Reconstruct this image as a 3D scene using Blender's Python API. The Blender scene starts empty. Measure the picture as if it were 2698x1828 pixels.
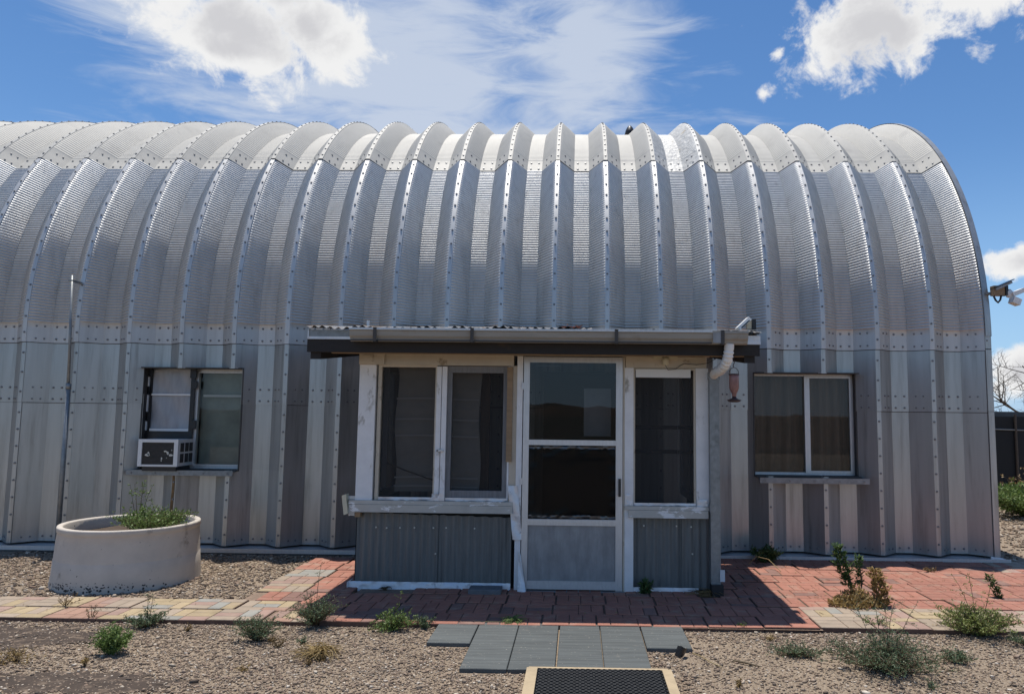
import bpy, math, random
import numpy as np
from mathutils import Vector, Matrix
R = math.radians
random.seed(7)
rng = np.random.default_rng(11)
scene = bpy.context.scene
COL = scene.collection

# ------------------------------------------------------------------ camera
cam_d = bpy.data.cameras.new('camera'); cam = bpy.data.objects.new('camera', cam_d); COL.objects.link(cam)
CAM = Vector((6.3766, 0.0, 1.5883))
YAW, PITCH, ROLL, FPX, PX, PY, PW, PH = 0.0184, 0.0968, 0.0108, 1950.0, 1486.5, 899.0, 2698.0, 1828.0
fw = Vector((-math.sin(YAW)*math.cos(PITCH), math.cos(YAW)*math.cos(PITCH), math.sin(PITCH)))
r0 = Vector((math.cos(YAW), math.sin(YAW), 0)); u0 = r0.cross(fw)
rt = r0*math.cos(ROLL)+u0*math.sin(ROLL); up = -r0*math.sin(ROLL)+u0*math.cos(ROLL)
M = Matrix((rt, up, -fw)).transposed().to_4x4(); M.translation = CAM
cam.matrix_world = M
cam_d.sensor_fit = 'HORIZONTAL'; cam_d.sensor_width = 36; cam_d.lens = FPX*36/PW
cam_d.shift_x = (PW/2-PX)/PW; cam_d.shift_y = (PY-PH/2)/PW
cam_d.clip_start = 0.05; cam_d.clip_end = 8000
scene.camera = cam
cy = scene.cycles; cy.max_bounces = 6; cy.diffuse_bounces = 3; cy.glossy_bounces = 3; cy.transmission_bounces = 4; cy.transparent_max_bounces = 8; cy.caustics_reflective = False; cy.caustics_refractive = False
scene.render.resolution_x = 1024; scene.render.resolution_y = 693

# ------------------------------------------------------------------ light, sky
SUN = Vector((-0.085, 0.205, 1.0)).normalized()          # direction towards the sun
SUN_EL = math.asin(SUN.z); SUN_AZ = math.atan2(SUN.x, SUN.y)
sd = bpy.data.lights.new('sun', 'SUN'); sd.energy = 5.0; sd.angle = R(0.53); sd.color = (1.0, 0.955, 0.89)
so = bpy.data.objects.new('sun', sd); COL.objects.link(so)
so.rotation_euler = SUN.to_track_quat('Z', 'Y').to_euler(); so.location = (0, 0, 40)

class NT:
    """small helper for node trees"""
    def __init__(s, tree): s.t = tree; s.n = tree.nodes; s.l = tree.links
    def node(s, typ, **kw):
        n = s.n.new(typ)
        for k, v in kw.items():
            if k == 'ins':
                for kk, vv in v.items(): s.put(n.inputs[kk], vv)
            else: setattr(n, k, v)
        return n
    def put(s, sock, v):
        if isinstance(v, bpy.types.NodeSocket): s.l.new(v, sock)
        else: sock.default_value = v
    def m(s, op, a, b=None, c=None, clamp=False):
        n = s.n.new('ShaderNodeMath'); n.operation = op; n.use_clamp = clamp
        s.put(n.inputs[0], a)
        if b is not None: s.put(n.inputs[1], b)
        if c is not None: s.put(n.inputs[2], c)
        return n.outputs[0]
    def vm(s, op, a, b=None):
        n = s.n.new('ShaderNodeVectorMath'); n.operation = op
        s.put(n.inputs[0], a)
        if b is not None: s.put(n.inputs[1], b)
        return n.outputs['Value' if op in ('DOT_PRODUCT', 'LENGTH') else 0]
    def noise(s, vec, scale, detail=4, rough=.55, dist=0.0):
        n = s.n.new('ShaderNodeTexNoise'); s.l.new(vec, n.inputs['Vector'])
        n.inputs['Scale'].default_value = scale; n.inputs['Detail'].default_value = detail
        n.inputs['Roughness'].default_value = rough; n.inputs['Distortion'].default_value = dist
        return n.outputs['Fac']
    def smooth(s, v, lo, hi, a=0.0, b=1.0):
        n = s.n.new('ShaderNodeMapRange'); n.interpolation_type = 'SMOOTHSTEP'; s.put(n.inputs['Value'], v)
        n.inputs['From Min'].default_value = lo; n.inputs['From Max'].default_value = hi
        n.inputs['To Min'].default_value = a; n.inputs['To Max'].default_value = b
        return n.outputs[0]
    def lin(s, v, lo, hi, a=0.0, b=1.0):
        n = s.n.new('ShaderNodeMapRange'); s.put(n.inputs['Value'], v)
        n.inputs['From Min'].default_value = lo; n.inputs['From Max'].default_value = hi
        n.inputs['To Min'].default_value = a; n.inputs['To Max'].default_value = b
        return n.outputs[0]
    def mix(s, f, a, b, blend='MIX'):
        n = s.n.new('ShaderNodeMix'); n.data_type = 'RGBA'; n.blend_type = blend
        s.put(n.inputs[0], f)
        for i, v in ((6, a), (7, b)):
            if not isinstance(v, bpy.types.NodeSocket) and len(v) == 3: v = (*v, 1)
            s.put(n.inputs[i], v)
        return n.outputs[2]

world = bpy.data.worlds.new('World'); scene.world = world; world.use_nodes = True
world.cycles.sampling_method = 'MANUAL'; world.cycles.sample_map_resolution = 256
w = NT(world.node_tree); w.n.clear()
out = w.node('ShaderNodeOutputWorld')
sky = w.node('ShaderNodeTexSky'); sky.sky_type = 'NISHITA'; sky.sun_disc = False
sky.sun_elevation = SUN_EL; sky.sun_rotation = SUN_AZ
sky.altitude = 900; sky.air_density = 1.0; sky.dust_density = 0.3; sky.ozone_density = 1.6
hs = w.node('ShaderNodeHueSaturation', ins={'Color': sky.outputs[0], 'Saturation': 1.22, 'Hue': .502, 'Value': 1.0})
bg_sky = w.node('ShaderNodeBackground', ins={'Strength': 0.13})
D = w.node('ShaderNodeTexCoord').outputs['Generated']
sp = w.node('ShaderNodeSeparateXYZ', ins={0: D})
az = w.m('ARCTAN2', sp.outputs[0], sp.outputs[1]); el = w.m('ARCSINE', sp.outputs[2]); azw = az; elw = el
w.put(bg_sky.inputs['Color'], w.mix(w.smooth(el, -.05, .34, .85, 0), hs.outputs[0], (2.5, 4.3, 6.7)))
fb = w.noise(D, 17, 6, .62, .25)
fb2 = w.noise(D, 9.0, 2, .5)
def blob(a, e, wa, we, rot=0.0):
    da = w.m('SUBTRACT', azw, a); de = w.m('SUBTRACT', elw, e)
    c, s_ = math.cos(rot), math.sin(rot)
    u = w.m('DIVIDE', w.m('ADD', w.m('MULTIPLY', da, c), w.m('MULTIPLY', de, s_)), wa)
    v = w.m('DIVIDE', w.m('SUBTRACT', w.m('MULTIPLY', de, c), w.m('MULTIPLY', da, s_)), we)
    return w.m('SUBTRACT', 1.0, w.m('SQRT', w.m('ADD', w.m('MULTIPLY', u, u), w.m('MULTIPLY', v, v)))), v
mask = None
for a, e, wa, we, ro in ((-.455, .458, .145, .075, -.05), (-.51, .498, .09, .055, 0), (-.37, .468, .105, .056, -.12), (-.46, .428, .09, .035, 0), (-.41, .503, .09, .05, 0),
                         (.392, .462, .125, .062, .25), (.46, .50, .165, .08, .05), (.60, .49, .145, .07, 0), (.42, .462, .095, .045, 0),
                         (.55, .179, .06, .022, 0), (.535, .048, .05, .04, 0)):
    b, v = blob(a, e, wa, we, ro)
    mask = b if mask is None else w.m('SMOOTH_MAX', mask, b, .12)
b, v = blob(.250, .408, .034, .026, .3); mask = w.m('MAXIMUM', mask, w.m('SUBTRACT', b, .48))
b, v = blob(.505, .422, .042, .034, -.5); mask = w.m('MAXIMUM', mask, w.m('SUBTRACT', b, .42))
b, v = blob(.272, .452, .03, .02, .5); mask = w.m('MAXIMUM', mask, w.m('SUBTRACT', b, .55))
# scattered cumulus over the rest of the sky
front = w.m('MULTIPLY', w.smooth(w.m('ABSOLUTE', az), .62, .85), 1.0)
front = w.m('MAXIMUM', front, w.smooth(el, .55, .7))
rest = w.m('MULTIPLY', w.m('SUBTRACT', w.noise(D, 3.2, 2, .5), .64), 5.0)
rest = w.m('SUBTRACT', rest, w.m('MULTIPLY', w.m('SUBTRACT', 1.0, front), 4.0))
mask = w.m('MAXIMUM', mask, rest)
body = w.m('ADD', mask, w.m('MULTIPLY', w.m('SUBTRACT', fb, .50), 2.5))
cden = w.smooth(body, .03, .50)
# the thicker and lower parts of a cumulus are greyer
low = w.m('ADD', w.m('ADD', w.m('MULTIPLY', mask, 1.1), w.m('MULTIPLY', w.m('SUBTRACT', fb, .52), 1.6)), w.m('MULTIPLY', w.m('SUBTRACT', fb2, .5), 2.2))
gren = w.smooth(low, .45, 1.25)
ccol = w.mix(gren, (.88, .88, .88), (.63, .63, .655))
# thin high cloud, drawn out in streaks
st = w.node('ShaderNodeMapping', ins={'Vector': w.node('ShaderNodeCombineXYZ', ins={0: az, 1: el, 2: 0.0}).outputs[0]})
st.inputs['Rotation'].default_value = (0, 0, R(-30)); st.inputs['Scale'].default_value = (2.2, 9.0, 1)
ci = w.noise(st.outputs[0], 2.6, 7, .6, .6)
cm, _ = blob(-.24, .42, .42, .20, -.22)
cm2, _ = blob(.0, .46, .13, .16, -.55)
cm3, _ = blob(-.56, .45, .24, .07, -.30)
cmk = w.m('SMOOTH_MAX', w.m('SMOOTH_MAX', cm, cm2, .2), cm3, .2)
cdir = w.m('ADD', w.m('MULTIPLY', cmk, 1.05), w.m('MULTIPLY', w.m('SUBTRACT', ci, .5), 2.4))
cird = w.m('MULTIPLY', w.smooth(cdir, -.10, .85), .80)
cirr = w.m('MULTIPLY', front, w.smooth(w.noise(D, 2.2, 3, .6), .5, .75, 0, .18))
cird = w.m('MAXIMUM', cird, cirr)
bg_ci = w.node('ShaderNodeBackground', ins={'Color': (.64, .70, .80, 1), 'Strength': 1.0})
bg_cu = w.node('ShaderNodeBackground', ins={'Color': ccol, 'Strength': 1.0})
mx1 = w.node('ShaderNodeMixShader', ins={0: cird, 1: bg_sky.outputs[0], 2: bg_ci.outputs[0]})
mx2 = w.node('ShaderNodeMixShader', ins={0: cden, 1: mx1.outputs[0], 2: bg_cu.outputs[0]})
w.l.new(mx2.outputs[0], out.inputs['Surface'])

vs = scene.view_settings
vs.view_transform = 'Standard'; vs.look = 'None'; vs.exposure = 0.0; vs.gamma = 1.0; vs.use_curve_mapping = False

# ------------------------------------------------------------------ materials
MATS = {}
def mat(name, col, rough=.6, metal=0.0, var=0.0, vscale=6.0, stretch=(1, 1, 1), bump=0.0, bscale=60.0, bstretch=(1, 1, 1),
        dirt=None, dscale=3.0, dlo=.5, dhi=.7, dstretch=(1, 1, 1), island=0.0, rnd=0.0, col2=None, spec=.5, trans=0.0, spots=None):
    m = bpy.data.materials.new(name); m.use_nodes = True
    t = NT(m.node_tree); b = t.n['Principled BSDF']
    pos = t.node('ShaderNodeNewGeometry').outputs['Position']
    def mapped(st):
        if tuple(st) == (1, 1, 1): return pos
        mp = t.node('ShaderNodeMapping', ins={'Vector': pos}); mp.inputs['Scale'].default_value = st
        return mp.outputs[0]
    c = t.node('ShaderNodeRGB').outputs[0]; c.default_value = (*col, 1)
    if col2:
        f = t.smooth(t.noise(mapped(stretch), vscale*.6, 4, .6), .35, .65)
        c = t.mix(f, c, col2)
    if island > 0 or rnd > 0:
        src = t.node('ShaderNodeNewGeometry').outputs['Random Per Island'] if island > 0 else t.node('ShaderNodeObjectInfo').outputs['Random']
        a = max(island, rnd)
        k = t.lin(src, 0, 1, 1-a, 1+a)
        c = t.mix(1.0, c, t.node('ShaderNodeCombineXYZ', ins={0: k, 1: k, 2: k}).outputs[0], 'MULTIPLY')
    if var > 0:
        n = t.noise(mapped(stretch), vscale, 3, .6)
        k = t.lin(n, .25, .75, 1-var, 1+var)
        c = t.mix(1.0, c, t.node('ShaderNodeCombineXYZ', ins={0: k, 1: k, 2: k}).outputs[0], 'MULTIPLY')
    if dirt:
        f = t.smooth(t.noise(mapped(dstretch), dscale, 4, .65), dlo, dhi)
        c = t.mix(f, c, dirt)
    if spots:
        sc, lo, sp_col = spots
        f = t.smooth(t.noise(pos, sc, 2, .5), lo, lo+.03)
        c = t.mix(f, c, sp_col)
    t.l.new(c, b.inputs['Base Color'])
    b.inputs['Roughness'].default_value = rough; b.inputs['Metallic'].default_value = metal
    b.inputs['Specular IOR Level'].default_value = spec
    if trans: b.inputs['Transmission Weight'].default_value = trans
    if bump > 0:
        bn = t.node('ShaderNodeBump', ins={'Strength': 1.0, 'Distance': bump, 'Height': t.noise(mapped(bstretch), bscale, 2, .6)})
        t.l.new(bn.outputs[0], b.inputs['Normal'])
    MATS[name] = m
    return m

mat('galvalume', (.45, .45, .432), .34, .58, var=.10, vscale=1.6, stretch=(7, 7, .55), bump=.0009, bscale=26, dirt=(.30, .295, .275), dscale=2.6, dlo=.46, dhi=.78, dstretch=(5, 5, .35), rnd=.05)
mat('galvalume_roof', (.58, .575, .555), .53, .58, var=.08, vscale=1.6, stretch=(7, 7, .55), dirt=(.46, .45, .43), dscale=2.6, dlo=.50, dhi=.80, dstretch=(5, 5, .35), rnd=.05)
mat('galvalume_chalky', (.49, .472, .425), .66, .12, var=.06, vscale=1.6, stretch=(5, 1, 1), dirt=(.40, .385, .35), dscale=2.6, dlo=.50, dhi=.80, rnd=.04)
mat('galvalume_foil', (.52, .515, .49), .6, .15, var=.2, vscale=14, bump=.012, bscale=16, dirt=(.45, .36, .22), dscale=5, dlo=.62, dhi=.72)
mat('bolt_zinc', (.22, .22, .222), .5, .5)
mat('zinc_sheet', (.25, .265, .27), .45, .45, var=.18, vscale=22, dirt=(.16, .17, .17), dscale=9, dlo=.5, dhi=.75)
mat('aluminium', (.60, .60, .60), .42, .55, var=.08, vscale=10, stretch=(6, 6, 1))
mat('aluminium_dull', (.30, .305, .31), .55, .35, var=.22, vscale=5, stretch=(2, 2, 1), dirt=(.235, .238, .24), dscale=4, dlo=.45, dhi=.8, dstretch=(6, 6, .5), bump=.0006, bscale=90)
mat('white_paint', (.80, .79, .78), .55, var=.07, vscale=9, dirt=(.36, .33, .28), dscale=7, dlo=.58, dhi=.72, dstretch=(1, 1, .5), bump=.0012, bscale=40, bstretch=(1, 1, .3))
mat('cream_paint', (.56, .49, .39), .6, var=.08, vscale=7, dirt=(.32, .25, .17), dscale=9, dlo=.60, dhi=.72, bump=.0012, bscale=40, bstretch=(.3, 1, 1))
mat('peeling_paint', (.50, .48, .43), .65, var=.1, vscale=8, dirt=(.80, .79, .77), dscale=11, dlo=.58, dhi=.63, dstretch=(.4, 1, 1), bump=.002, bscale=30)
mat('grey_wood', (.20, .20, .205), .75, var=.2, vscale=9, stretch=(8, 8, .8), bump=.001, bscale=50, bstretch=(8, 8, .7))
mat('dark_fascia', (.016, .013, .012), .7, var=.3, vscale=6, stretch=(1, 4, 4), dirt=(.045, .027, .017), dscale=5, dlo=.60, dhi=.75, bump=.0015, bscale=20)
mat('raw_wood', (.30, .20, .115), .7, var=.2, vscale=5, stretch=(.7, 8, 8), bump=.001, bscale=30, bstretch=(.5, 6, 6))
mat('pale_wood', (.42, .325, .20), .7, var=.2, vscale=8, stretch=(1, 1, 1), bump=.001, bscale=30, dirt=(.30, .22, .13), dscale=8, dlo=.55, dhi=.75)
mat('fibreglass', (.150, .156, .150), .5, .0, var=.16, vscale=5, stretch=(6, 6, .6), dirt=(.085, .09, .088), dscale=4, dlo=.5, dhi=.8, dstretch=(9, 9, .4), bump=.0004, bscale=120)
mat('foil_white', (.68, .69, .71), .38, .3, var=.1, vscale=12, bump=.009, bscale=13, dirt=(.40, .40, .41), dscale=10, dlo=.58, dhi=.7)
mat('gutter_tan', (.30, .292, .268), .5, .1, var=.1, vscale=6, stretch=(.5, 4, 4), dirt=(.25, .22, .18), dscale=4, dlo=.55, dhi=.75)
mat('strap_dark', (.07, .065, .06), .6, .3)
mat('roof_sheet', (.26, .26, .26), .5, .4, var=.2, vscale=4, dirt=(.25, .16, .10), dscale=2.5, dlo=.52, dhi=.66)
mat('white_plastic', (.78, .77, .74), .4, var=.04)
mat('cream_plastic', (.62, .57, .42), .45, var=.05)
mat('black_plastic', (.018, .018, .02), .45, var=.2)
mat('black_tape', (.012, .012, .013), .4, bump=.003, bscale=25)
mat('black_rubber', (.030, .031, .032), .6, var=.3, vscale=30)
mat('rubber_tile', (.085, .094, .092), .8, var=.34, vscale=8, stretch=(.25, 5, 1), bump=.02, bscale=9, bstretch=(.22, 3.0, 1), rnd=.06, dirt=(.16, .15, .13), dscale=14, dlo=.60, dhi=.8, spots=(85, .715, (.42, .38, .32)))
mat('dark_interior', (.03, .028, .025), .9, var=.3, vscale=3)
mat('curtain_dark', (.22, .16, .12), .9, var=.15, vscale=8, stretch=(6, 1, .4))
mat('curtain_green', (.40, .44, .39), .9, var=.15, vscale=6)
mat('shade_cloth', (.60, .56, .50), .95, var=.1, vscale=6, bump=.0008, bscale=300)
mat('fold_highlight_cloth', (.80, .77, .72), .9)  # paler copy of the shade cloth for highlights painted on its folds
mat('brown_wood', (.12, .065, .03), .6, var=.3, vscale=5, stretch=(8, 8, .6))
mat('film', (.36, .36, .37), .3, var=.18, vscale=5, stretch=(3, 1, .6), bump=.004, bscale=14, bstretch=(2, 1, .7))
mat('film_shine', (.05, .05, .052), .12, 0, spec=.9)
mat('paper', (.62, .63, .64), .9, var=.1)
mat('concrete', (.56, .50, .425), .85, var=.10, vscale=5, bump=.0018, bscale=70, dirt=(.24, .205, .165), dscale=4.5, dlo=.60, dhi=.78, spots=(38, .735, (.035, .033, .03)))
mat('slab_concrete', (.30, .28, .26), .9, var=.15, vscale=4, bump=.002, bscale=50)
mat('stone_grey', (.15, .155, .16), .9, var=.15, vscale=20, bump=.002, bscale=80)
mat('damp_soil', (.065, .046, .033), .95, var=.35, vscale=9, bump=.012, bscale=60, dirt=(.17, .125, .088), dscale=9, dlo=.52, dhi=.68)
mat('soil', (.075, .052, .035), .95, var=.3, vscale=20, bump=.012, bscale=40)
for nm, c in (('paver_red', (.335, .145, .100)), ('paver_brown', (.225, .125, .098)), ('paver_tan', (.335, .265, .195)), ('paver_yellow', (.37, .285, .168)),
              ('paver_grey', (.285, .275, .24)), ('paver_pink', (.325, .215, .17)), ('paver_orange', (.345, .205, .145))):
    mat(nm, c, .9, var=.13, vscale=13, bump=.002, bscale=90, rnd=.10, dirt=(.36, .27, .20), dscale=7, dlo=.48, dhi=.85, spots=(70, .73, (.10, .08, .06)))
mat('paver_bed', (.13, .08, .06), .95, var=.3, vscale=30)
mat('feeder_red', (.25, .125, .112), .3, 0, var=.25, vscale=40)
mat('feeder_dark', (.055, .03, .028), .5)
mat('rust_red', (.33, .10, .05), .8, island=.4)
mat('fence_black', (.012, .012, .012), .8, var=.2)
mat('bark', (.11, .085, .065), .9, var=.25, vscale=20)
mat('shed_roof', (.16, .14, .12), .7, var=.2)
mat('solar_dark', (.02, .022, .03), .15)
mat('chip_white', (.62, .60, .52), .6)
mat('grille_dark', (.055, .05, .045), .6, var=.2, vscale=30)
mat('rust_stain', (.20, .115, .045), .7, var=.4, vscale=30)

def leafmat(name, col, col2, trans=.25):
    m = bpy.data.materials.new(name); m.use_nodes = True
    t = NT(m.node_tree); b = t.n['Principled BSDF']
    rp = t.node('ShaderNodeNewGeometry').outputs['Random Per Island']
    c = t.mix(rp, col, col2)
    t.l.new(c, b.inputs['Base Color']); b.inputs['Roughness'].default_value = .6
    tr = t.node('ShaderNodeBsdfTranslucent'); t.l.new(c, tr.inputs[0])
    mx = t.node('ShaderNodeMixShader', ins={0: trans, 1: b.outputs[0], 2: tr.outputs[0]})
    t.l.new(mx.outputs[0], t.n['Material Output'].inputs[0])
    MATS[name] = m
leafmat('leaf_blue', (.075, .13, .06), (.17, .23, .12))
leafmat('leaf_bright', (.10, .17, .035), (.22, .30, .09))
leafmat('leaf_yellow', (.17, .22, .05), (.30, .33, .10))
leafmat('leaf_dark', (.03, .065, .018), (.12, .19, .06))
leafmat('leaf_dry', (.24, .155, .055), (.46, .33, .13))
leafmat('leaf_brown', (.14, .09, .04), (.34, .23, .09))
leafmat('stem_straw', (.30, .22, .10), (.46, .36, .19))
leafmat('stem_brown', (.10, .065, .035), (.17, .12, .06))

def glassmat(name, tint, dust, rough=.0, refl=1.0):
    m = bpy.data.materials.new(name); m.use_nodes = True
    t = NT(m.node_tree); t.n.remove(t.n['Principled BSDF'])
    tr = t.node('ShaderNodeBsdfTransparent'); tr.inputs[0].default_value = (*tint, 1)
    gl = t.node('ShaderNodeBsdfGlossy'); gl.inputs['Roughness'].default_value = rough; gl.inputs['Color'].default_value = (.95, .95, .95, 1)
    fr = t.node('ShaderNodeFresnel'); fr.inputs[0].default_value = 1.52
    f = t.m('MULTIPLY', fr.outputs[0], 1.0*refl, clamp=True)
    mx = t.node('ShaderNodeMixShader', ins={0: f, 1: tr.outputs[0], 2: gl.outputs[0]})
    df = t.node('ShaderNodeBsdfDiffuse'); df.inputs[0].default_value = (.4, .39, .37, 1)
    pos = t.node('ShaderNodeNewGeometry').outputs['Position']
    dn = t.m('MULTIPLY', t.noise(pos, 7, 6, .6), dust*2)
    m2 = t.node('ShaderNodeMixShader', ins={0: dn, 1: mx.outputs[0], 2: df.outputs[0]})
    t.l.new(m2.outputs[0], t.n['Material Output'].inputs[0]); MATS[name] = m
glassmat('window_glass', (.80, .82, .80), .02, 0, .8)
glassmat('door_glass', (.42, .43, .44), .01, 0, .95)
glassmat('clear_film', (.5, .5, .5), .002, .08, .2)
def screenmat(name, col, fac):
    m = bpy.data.materials.new(name); m.use_nodes = True
    t = NT(m.node_tree); b = t.n['Principled BSDF']; b.inputs['Base Color'].default_value = (*col, 1); b.inputs['Roughness'].default_value = .7
    tr = t.node('ShaderNodeBsdfTransparent')
    mx = t.node('ShaderNodeMixShader', ins={0: fac, 1: tr.outputs[0], 2: b.outputs[0]})
    t.l.new(mx.outputs[0], t.n['Material Output'].inputs[0]); MATS[name] = m
screenmat('insect_screen', (.012, .012, .013), .64)
screenmat('interior_dark_screen', (.012, .012, .013), .82)  # more opaque copy of the insect screen, painting in the dark porch interior
screenmat('fence_screen', (.015, .015, .016), .88)

# gravel and earth
m = bpy.data.materials.new('pebble'); m.use_nodes = True; t = NT(m.node_tree); b = t.n['Principled BSDF']
rp = t.node('ShaderNodeNewGeometry').outputs['Random Per Island']
cr = t.node('ShaderNodeValToRGB', ins={0: rp}); el_ = cr.color_ramp.elements
el_[0].position = 0; el_[0].color = (.075, .06, .05, 1); el_[1].position = 1; el_[1].color = (.62, .54, .44, 1)
for p_, c_ in ((.14, (.17, .122, .085)), (.3, (.285, .205, .142)), (.5, (.215, .165, .122)), (.66, (.35, .26, .178)), (.8, (.27, .185, .132)), (.92, (.45, .375, .285))):
    e_ = cr.color_ramp.elements.new(p_); e_.color = (*c_, 1)
t.l.new(cr.outputs[0], b.inputs['Base Color']); b.inputs['Roughness'].default_value = .85
MATS['pebble'] = m
m = bpy.data.materials.new('earth'); m.use_nodes = True; t = NT(m.node_tree); b = t.n['Principled BSDF']
pos = t.node('ShaderNodeNewGeometry').outputs['Position']
c = t.mix(t.smooth(t.noise(pos, .9, 6, .6), .42, .66), (.225, .168, .112), (.285, .215, .145))
c = t.mix(t.smooth(t.noise(pos, 1.1, 5, .6, .4), .60, .70), c, (.115, .083, .058))
c = t.mix(t.smooth(t.noise(pos, 75, 4, .6), .50, .60), c, (.37, .30, .225))
c = t.mix(t.smooth(t.noise(pos, 60, 4, .6), .56, .64), c, (.13, .095, .07))
t.l.new(c, b.inputs['Base Color']); b.inputs['Roughness'].default_value = .95
bn = t.node('ShaderNodeBump', ins={'Strength': 1.0, 'Distance': .012, 'Height': t.noise(pos, 55, 5, .65)}); t.l.new(bn.outputs[0], b.inputs['Normal'])
MATS['earth'] = m
m = bpy.data.materials.new('desert_hill'); m.use_nodes = True; t = NT(m.node_tree); b = t.n['Principled BSDF']
pos = t.node('ShaderNodeNewGeometry').outputs['Position']
c = t.mix(t.smooth(t.noise(pos, .02, 6, .6), .4, .6), (.13, .085, .055), (.075, .058, .04))
c = t.mix(t.smooth(t.noise(pos, .35, 5, .7), .50, .60), c, (.035, .042, .022))
t.l.new(c, b.inputs['Base Color']); b.inputs['Roughness'].default_value = .95; MATS['desert_hill'] = m

# ------------------------------------------------------------------ builders
ORG = {}
class MB:
    def __init__(s): s.v = []; s.f = []; s.mi = []; s.cur = 0
    def add(s, vs, fs):
        o = len(s.v); s.v.extend([tuple(q) for q in vs])
        for f in fs: s.f.append(tuple(i+o for i in f)); s.mi.append(s.cur)
        return s
    def box(s, x0, x1, y0, y1, z0, z1, b=0.0):
        if b > 0: return s.bevbox(x0, x1, y0, y1, z0, z1, b)
        return s.add([(x0,y0,z0),(x1,y0,z0),(x1,y1,z0),(x0,y1,z0),(x0,y0,z1),(x1,y0,z1),(x1,y1,z1),(x0,y1,z1)],
                     [(0,3,2,1),(4,5,6,7),(0,1,5,4),(1,2,6,5),(2,3,7,6),(3,0,4,7)])
    def bevbox(s, x0, x1, y0, y1, z0, z1, b):
        # box with chamfered upper edges
        return s.add([(x0,y0,z0),(x1,y0,z0),(x1,y1,z0),(x0,y1,z0),(x0,y0,z1-b),(x1,y0,z1-b),(x1,y1,z1-b),(x0,y1,z1-b),
                      (x0+b,y0+b,z1),(x1-b,y0+b,z1),(x1-b,y1-b,z1),(x0+b,y1-b,z1)],
                     [(0,3,2,1),(0,1,5,4),(1,2,6,5),(2,3,7,6),(3,0,4,7),(4,5,9,8),(5,6,10,9),(6,7,11,10),(7,4,8,11),(8,9,10,11)])
    def obox(s, c, ax, ay, az_):
        c = Vector(c); ax = Vector(ax); ay = Vector(ay); az_ = Vector(az_)
        vs = [c+ax*i+ay*j+az_*k for k in (-1, 1) for i, j in ((-1,-1),(1,-1),(1,1),(-1,1))]
        return s.add(vs, [(0,3,2,1),(4,5,6,7),(0,1,5,4),(1,2,6,5),(2,3,7,6),(3,0,4,7)])
    def tube(s, pts, rad, n=8, cap=True):
        pts = [Vector(p) for p in pts]
        if not hasattr(rad, '__len__'): rad = [rad]*len(pts)
        rings = []; prev = None
        for i, p in enumerate(pts):
            d = (pts[min(i+1, len(pts)-1)]-pts[max(i-1, 0)]).normalized()
            if prev is None: a = d.orthogonal().normalized()
            else:
                a = prev-d*prev.dot(d); a = a.normalized() if a.length > 1e-6 else d.orthogonal().normalized()
            prev = a; bb = d.cross(a)
            rings.append([p+(a*math.cos(2*math.pi*k/n)+bb*math.sin(2*math.pi*k/n))*rad[i] for k in range(n)])
        vs = [q for r in rings for q in r]; fs = []
        for i in range(len(rings)-1):
            for k in range(n): fs.append((i*n+k, i*n+(k+1) % n, (i+1)*n+(k+1) % n, (i+1)*n+k))
        if cap: fs += [tuple(range(n-1, -1, -1)), tuple((len(rings)-1)*n+k for k in range(n))]
        return s.add(vs, fs)
    def lathe(s, c, prof, n=20, cap0=False, cap1=False):
        c = Vector(c); vs = []; fs = []
        for r, z in prof: vs += [c+Vector((r*math.cos(2*math.pi*k/n), r*math.sin(2*math.pi*k/n), z)) for k in range(n)]
        for i in range(len(prof)-1):
            for k in range(n): fs.append((i*n+k, i*n+(k+1) % n, (i+1)*n+(k+1) % n, (i+1)*n+k))
        if cap0: fs.append(tuple(range(n-1, -1, -1)))
        if cap1: fs.append(tuple((len(prof)-1)*n+k for k in range(n)))
        return s.add(vs, fs)
    def prism(s, poly, x0, x1):       # polygon in (y,z), swept along x
        n = len(poly)
        return s.add([(x0, y, z) for y, z in poly]+[(x1, y, z) for y, z in poly],
                     [(i, (i+1) % n, n+(i+1) % n, n+i) for i in range(n)]+[tuple(range(n-1, -1, -1)), tuple(range(n, 2*n))])
    def grid(s, fn, nu, nv):
        return s.add([fn(i/nu, j/nv) for j in range(nv+1) for i in range(nu+1)],
                     [(j*(nu+1)+i, j*(nu+1)+i+1, (j+1)*(nu+1)+i+1, (j+1)*(nu+1)+i) for j in range(nv) for i in range(nu)])
    def mesh(s, name, mats, org=(0, 0, 0), smooth=False):
        me = bpy.data.meshes.new(name)
        ox, oy, oz = org
        me.from_pydata([(x-ox, y-oy, z-oz) for x, y, z in s.v], [], s.f)
        for mm in (mats if isinstance(mats, (list, tuple)) else [mats]): me.materials.append(MATS[mm])
        if isinstance(mats, (list, tuple)) and len(mats) > 1: me.polygons.foreach_set('material_index', s.mi)
        if smooth: me.polygons.foreach_set('use_smooth', [True]*len(s.f))
        me.update()
        return me
    def build(s, name, mats, parent=None, smooth=False, org=None, label=None):
        o = (0, 0, 0)
        if parent is not None: o = ORG[parent.name]
        elif org is not None: o = org
        ob = bpy.data.objects.new(name, s.mesh(name, mats, o, smooth)); COL.objects.link(ob)
        if parent is not None: ob.parent = parent; ORG[ob.name] = o
        else: ob.location = o; ORG[ob.name] = o
        if label: ob['label'] = label
        return ob
def thing(name, label, cat, loc, group=None):
    o = bpy.data.objects.new(name, None); COL.objects.link(o); o.location = loc; o.empty_display_size = .1
    o['label'] = label; o['category'] = cat
    if group: o['group'] = group
    ORG[o.name] = tuple(loc); return o
def tag(o, label, cat, group=None):
    o['label'] = label; o['category'] = cat
    if group: o['group'] = group
    return o
def struct(o): o['kind'] = 'structure'; return o
def stuff(o): o['kind'] = 'stuff'; return o
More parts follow.
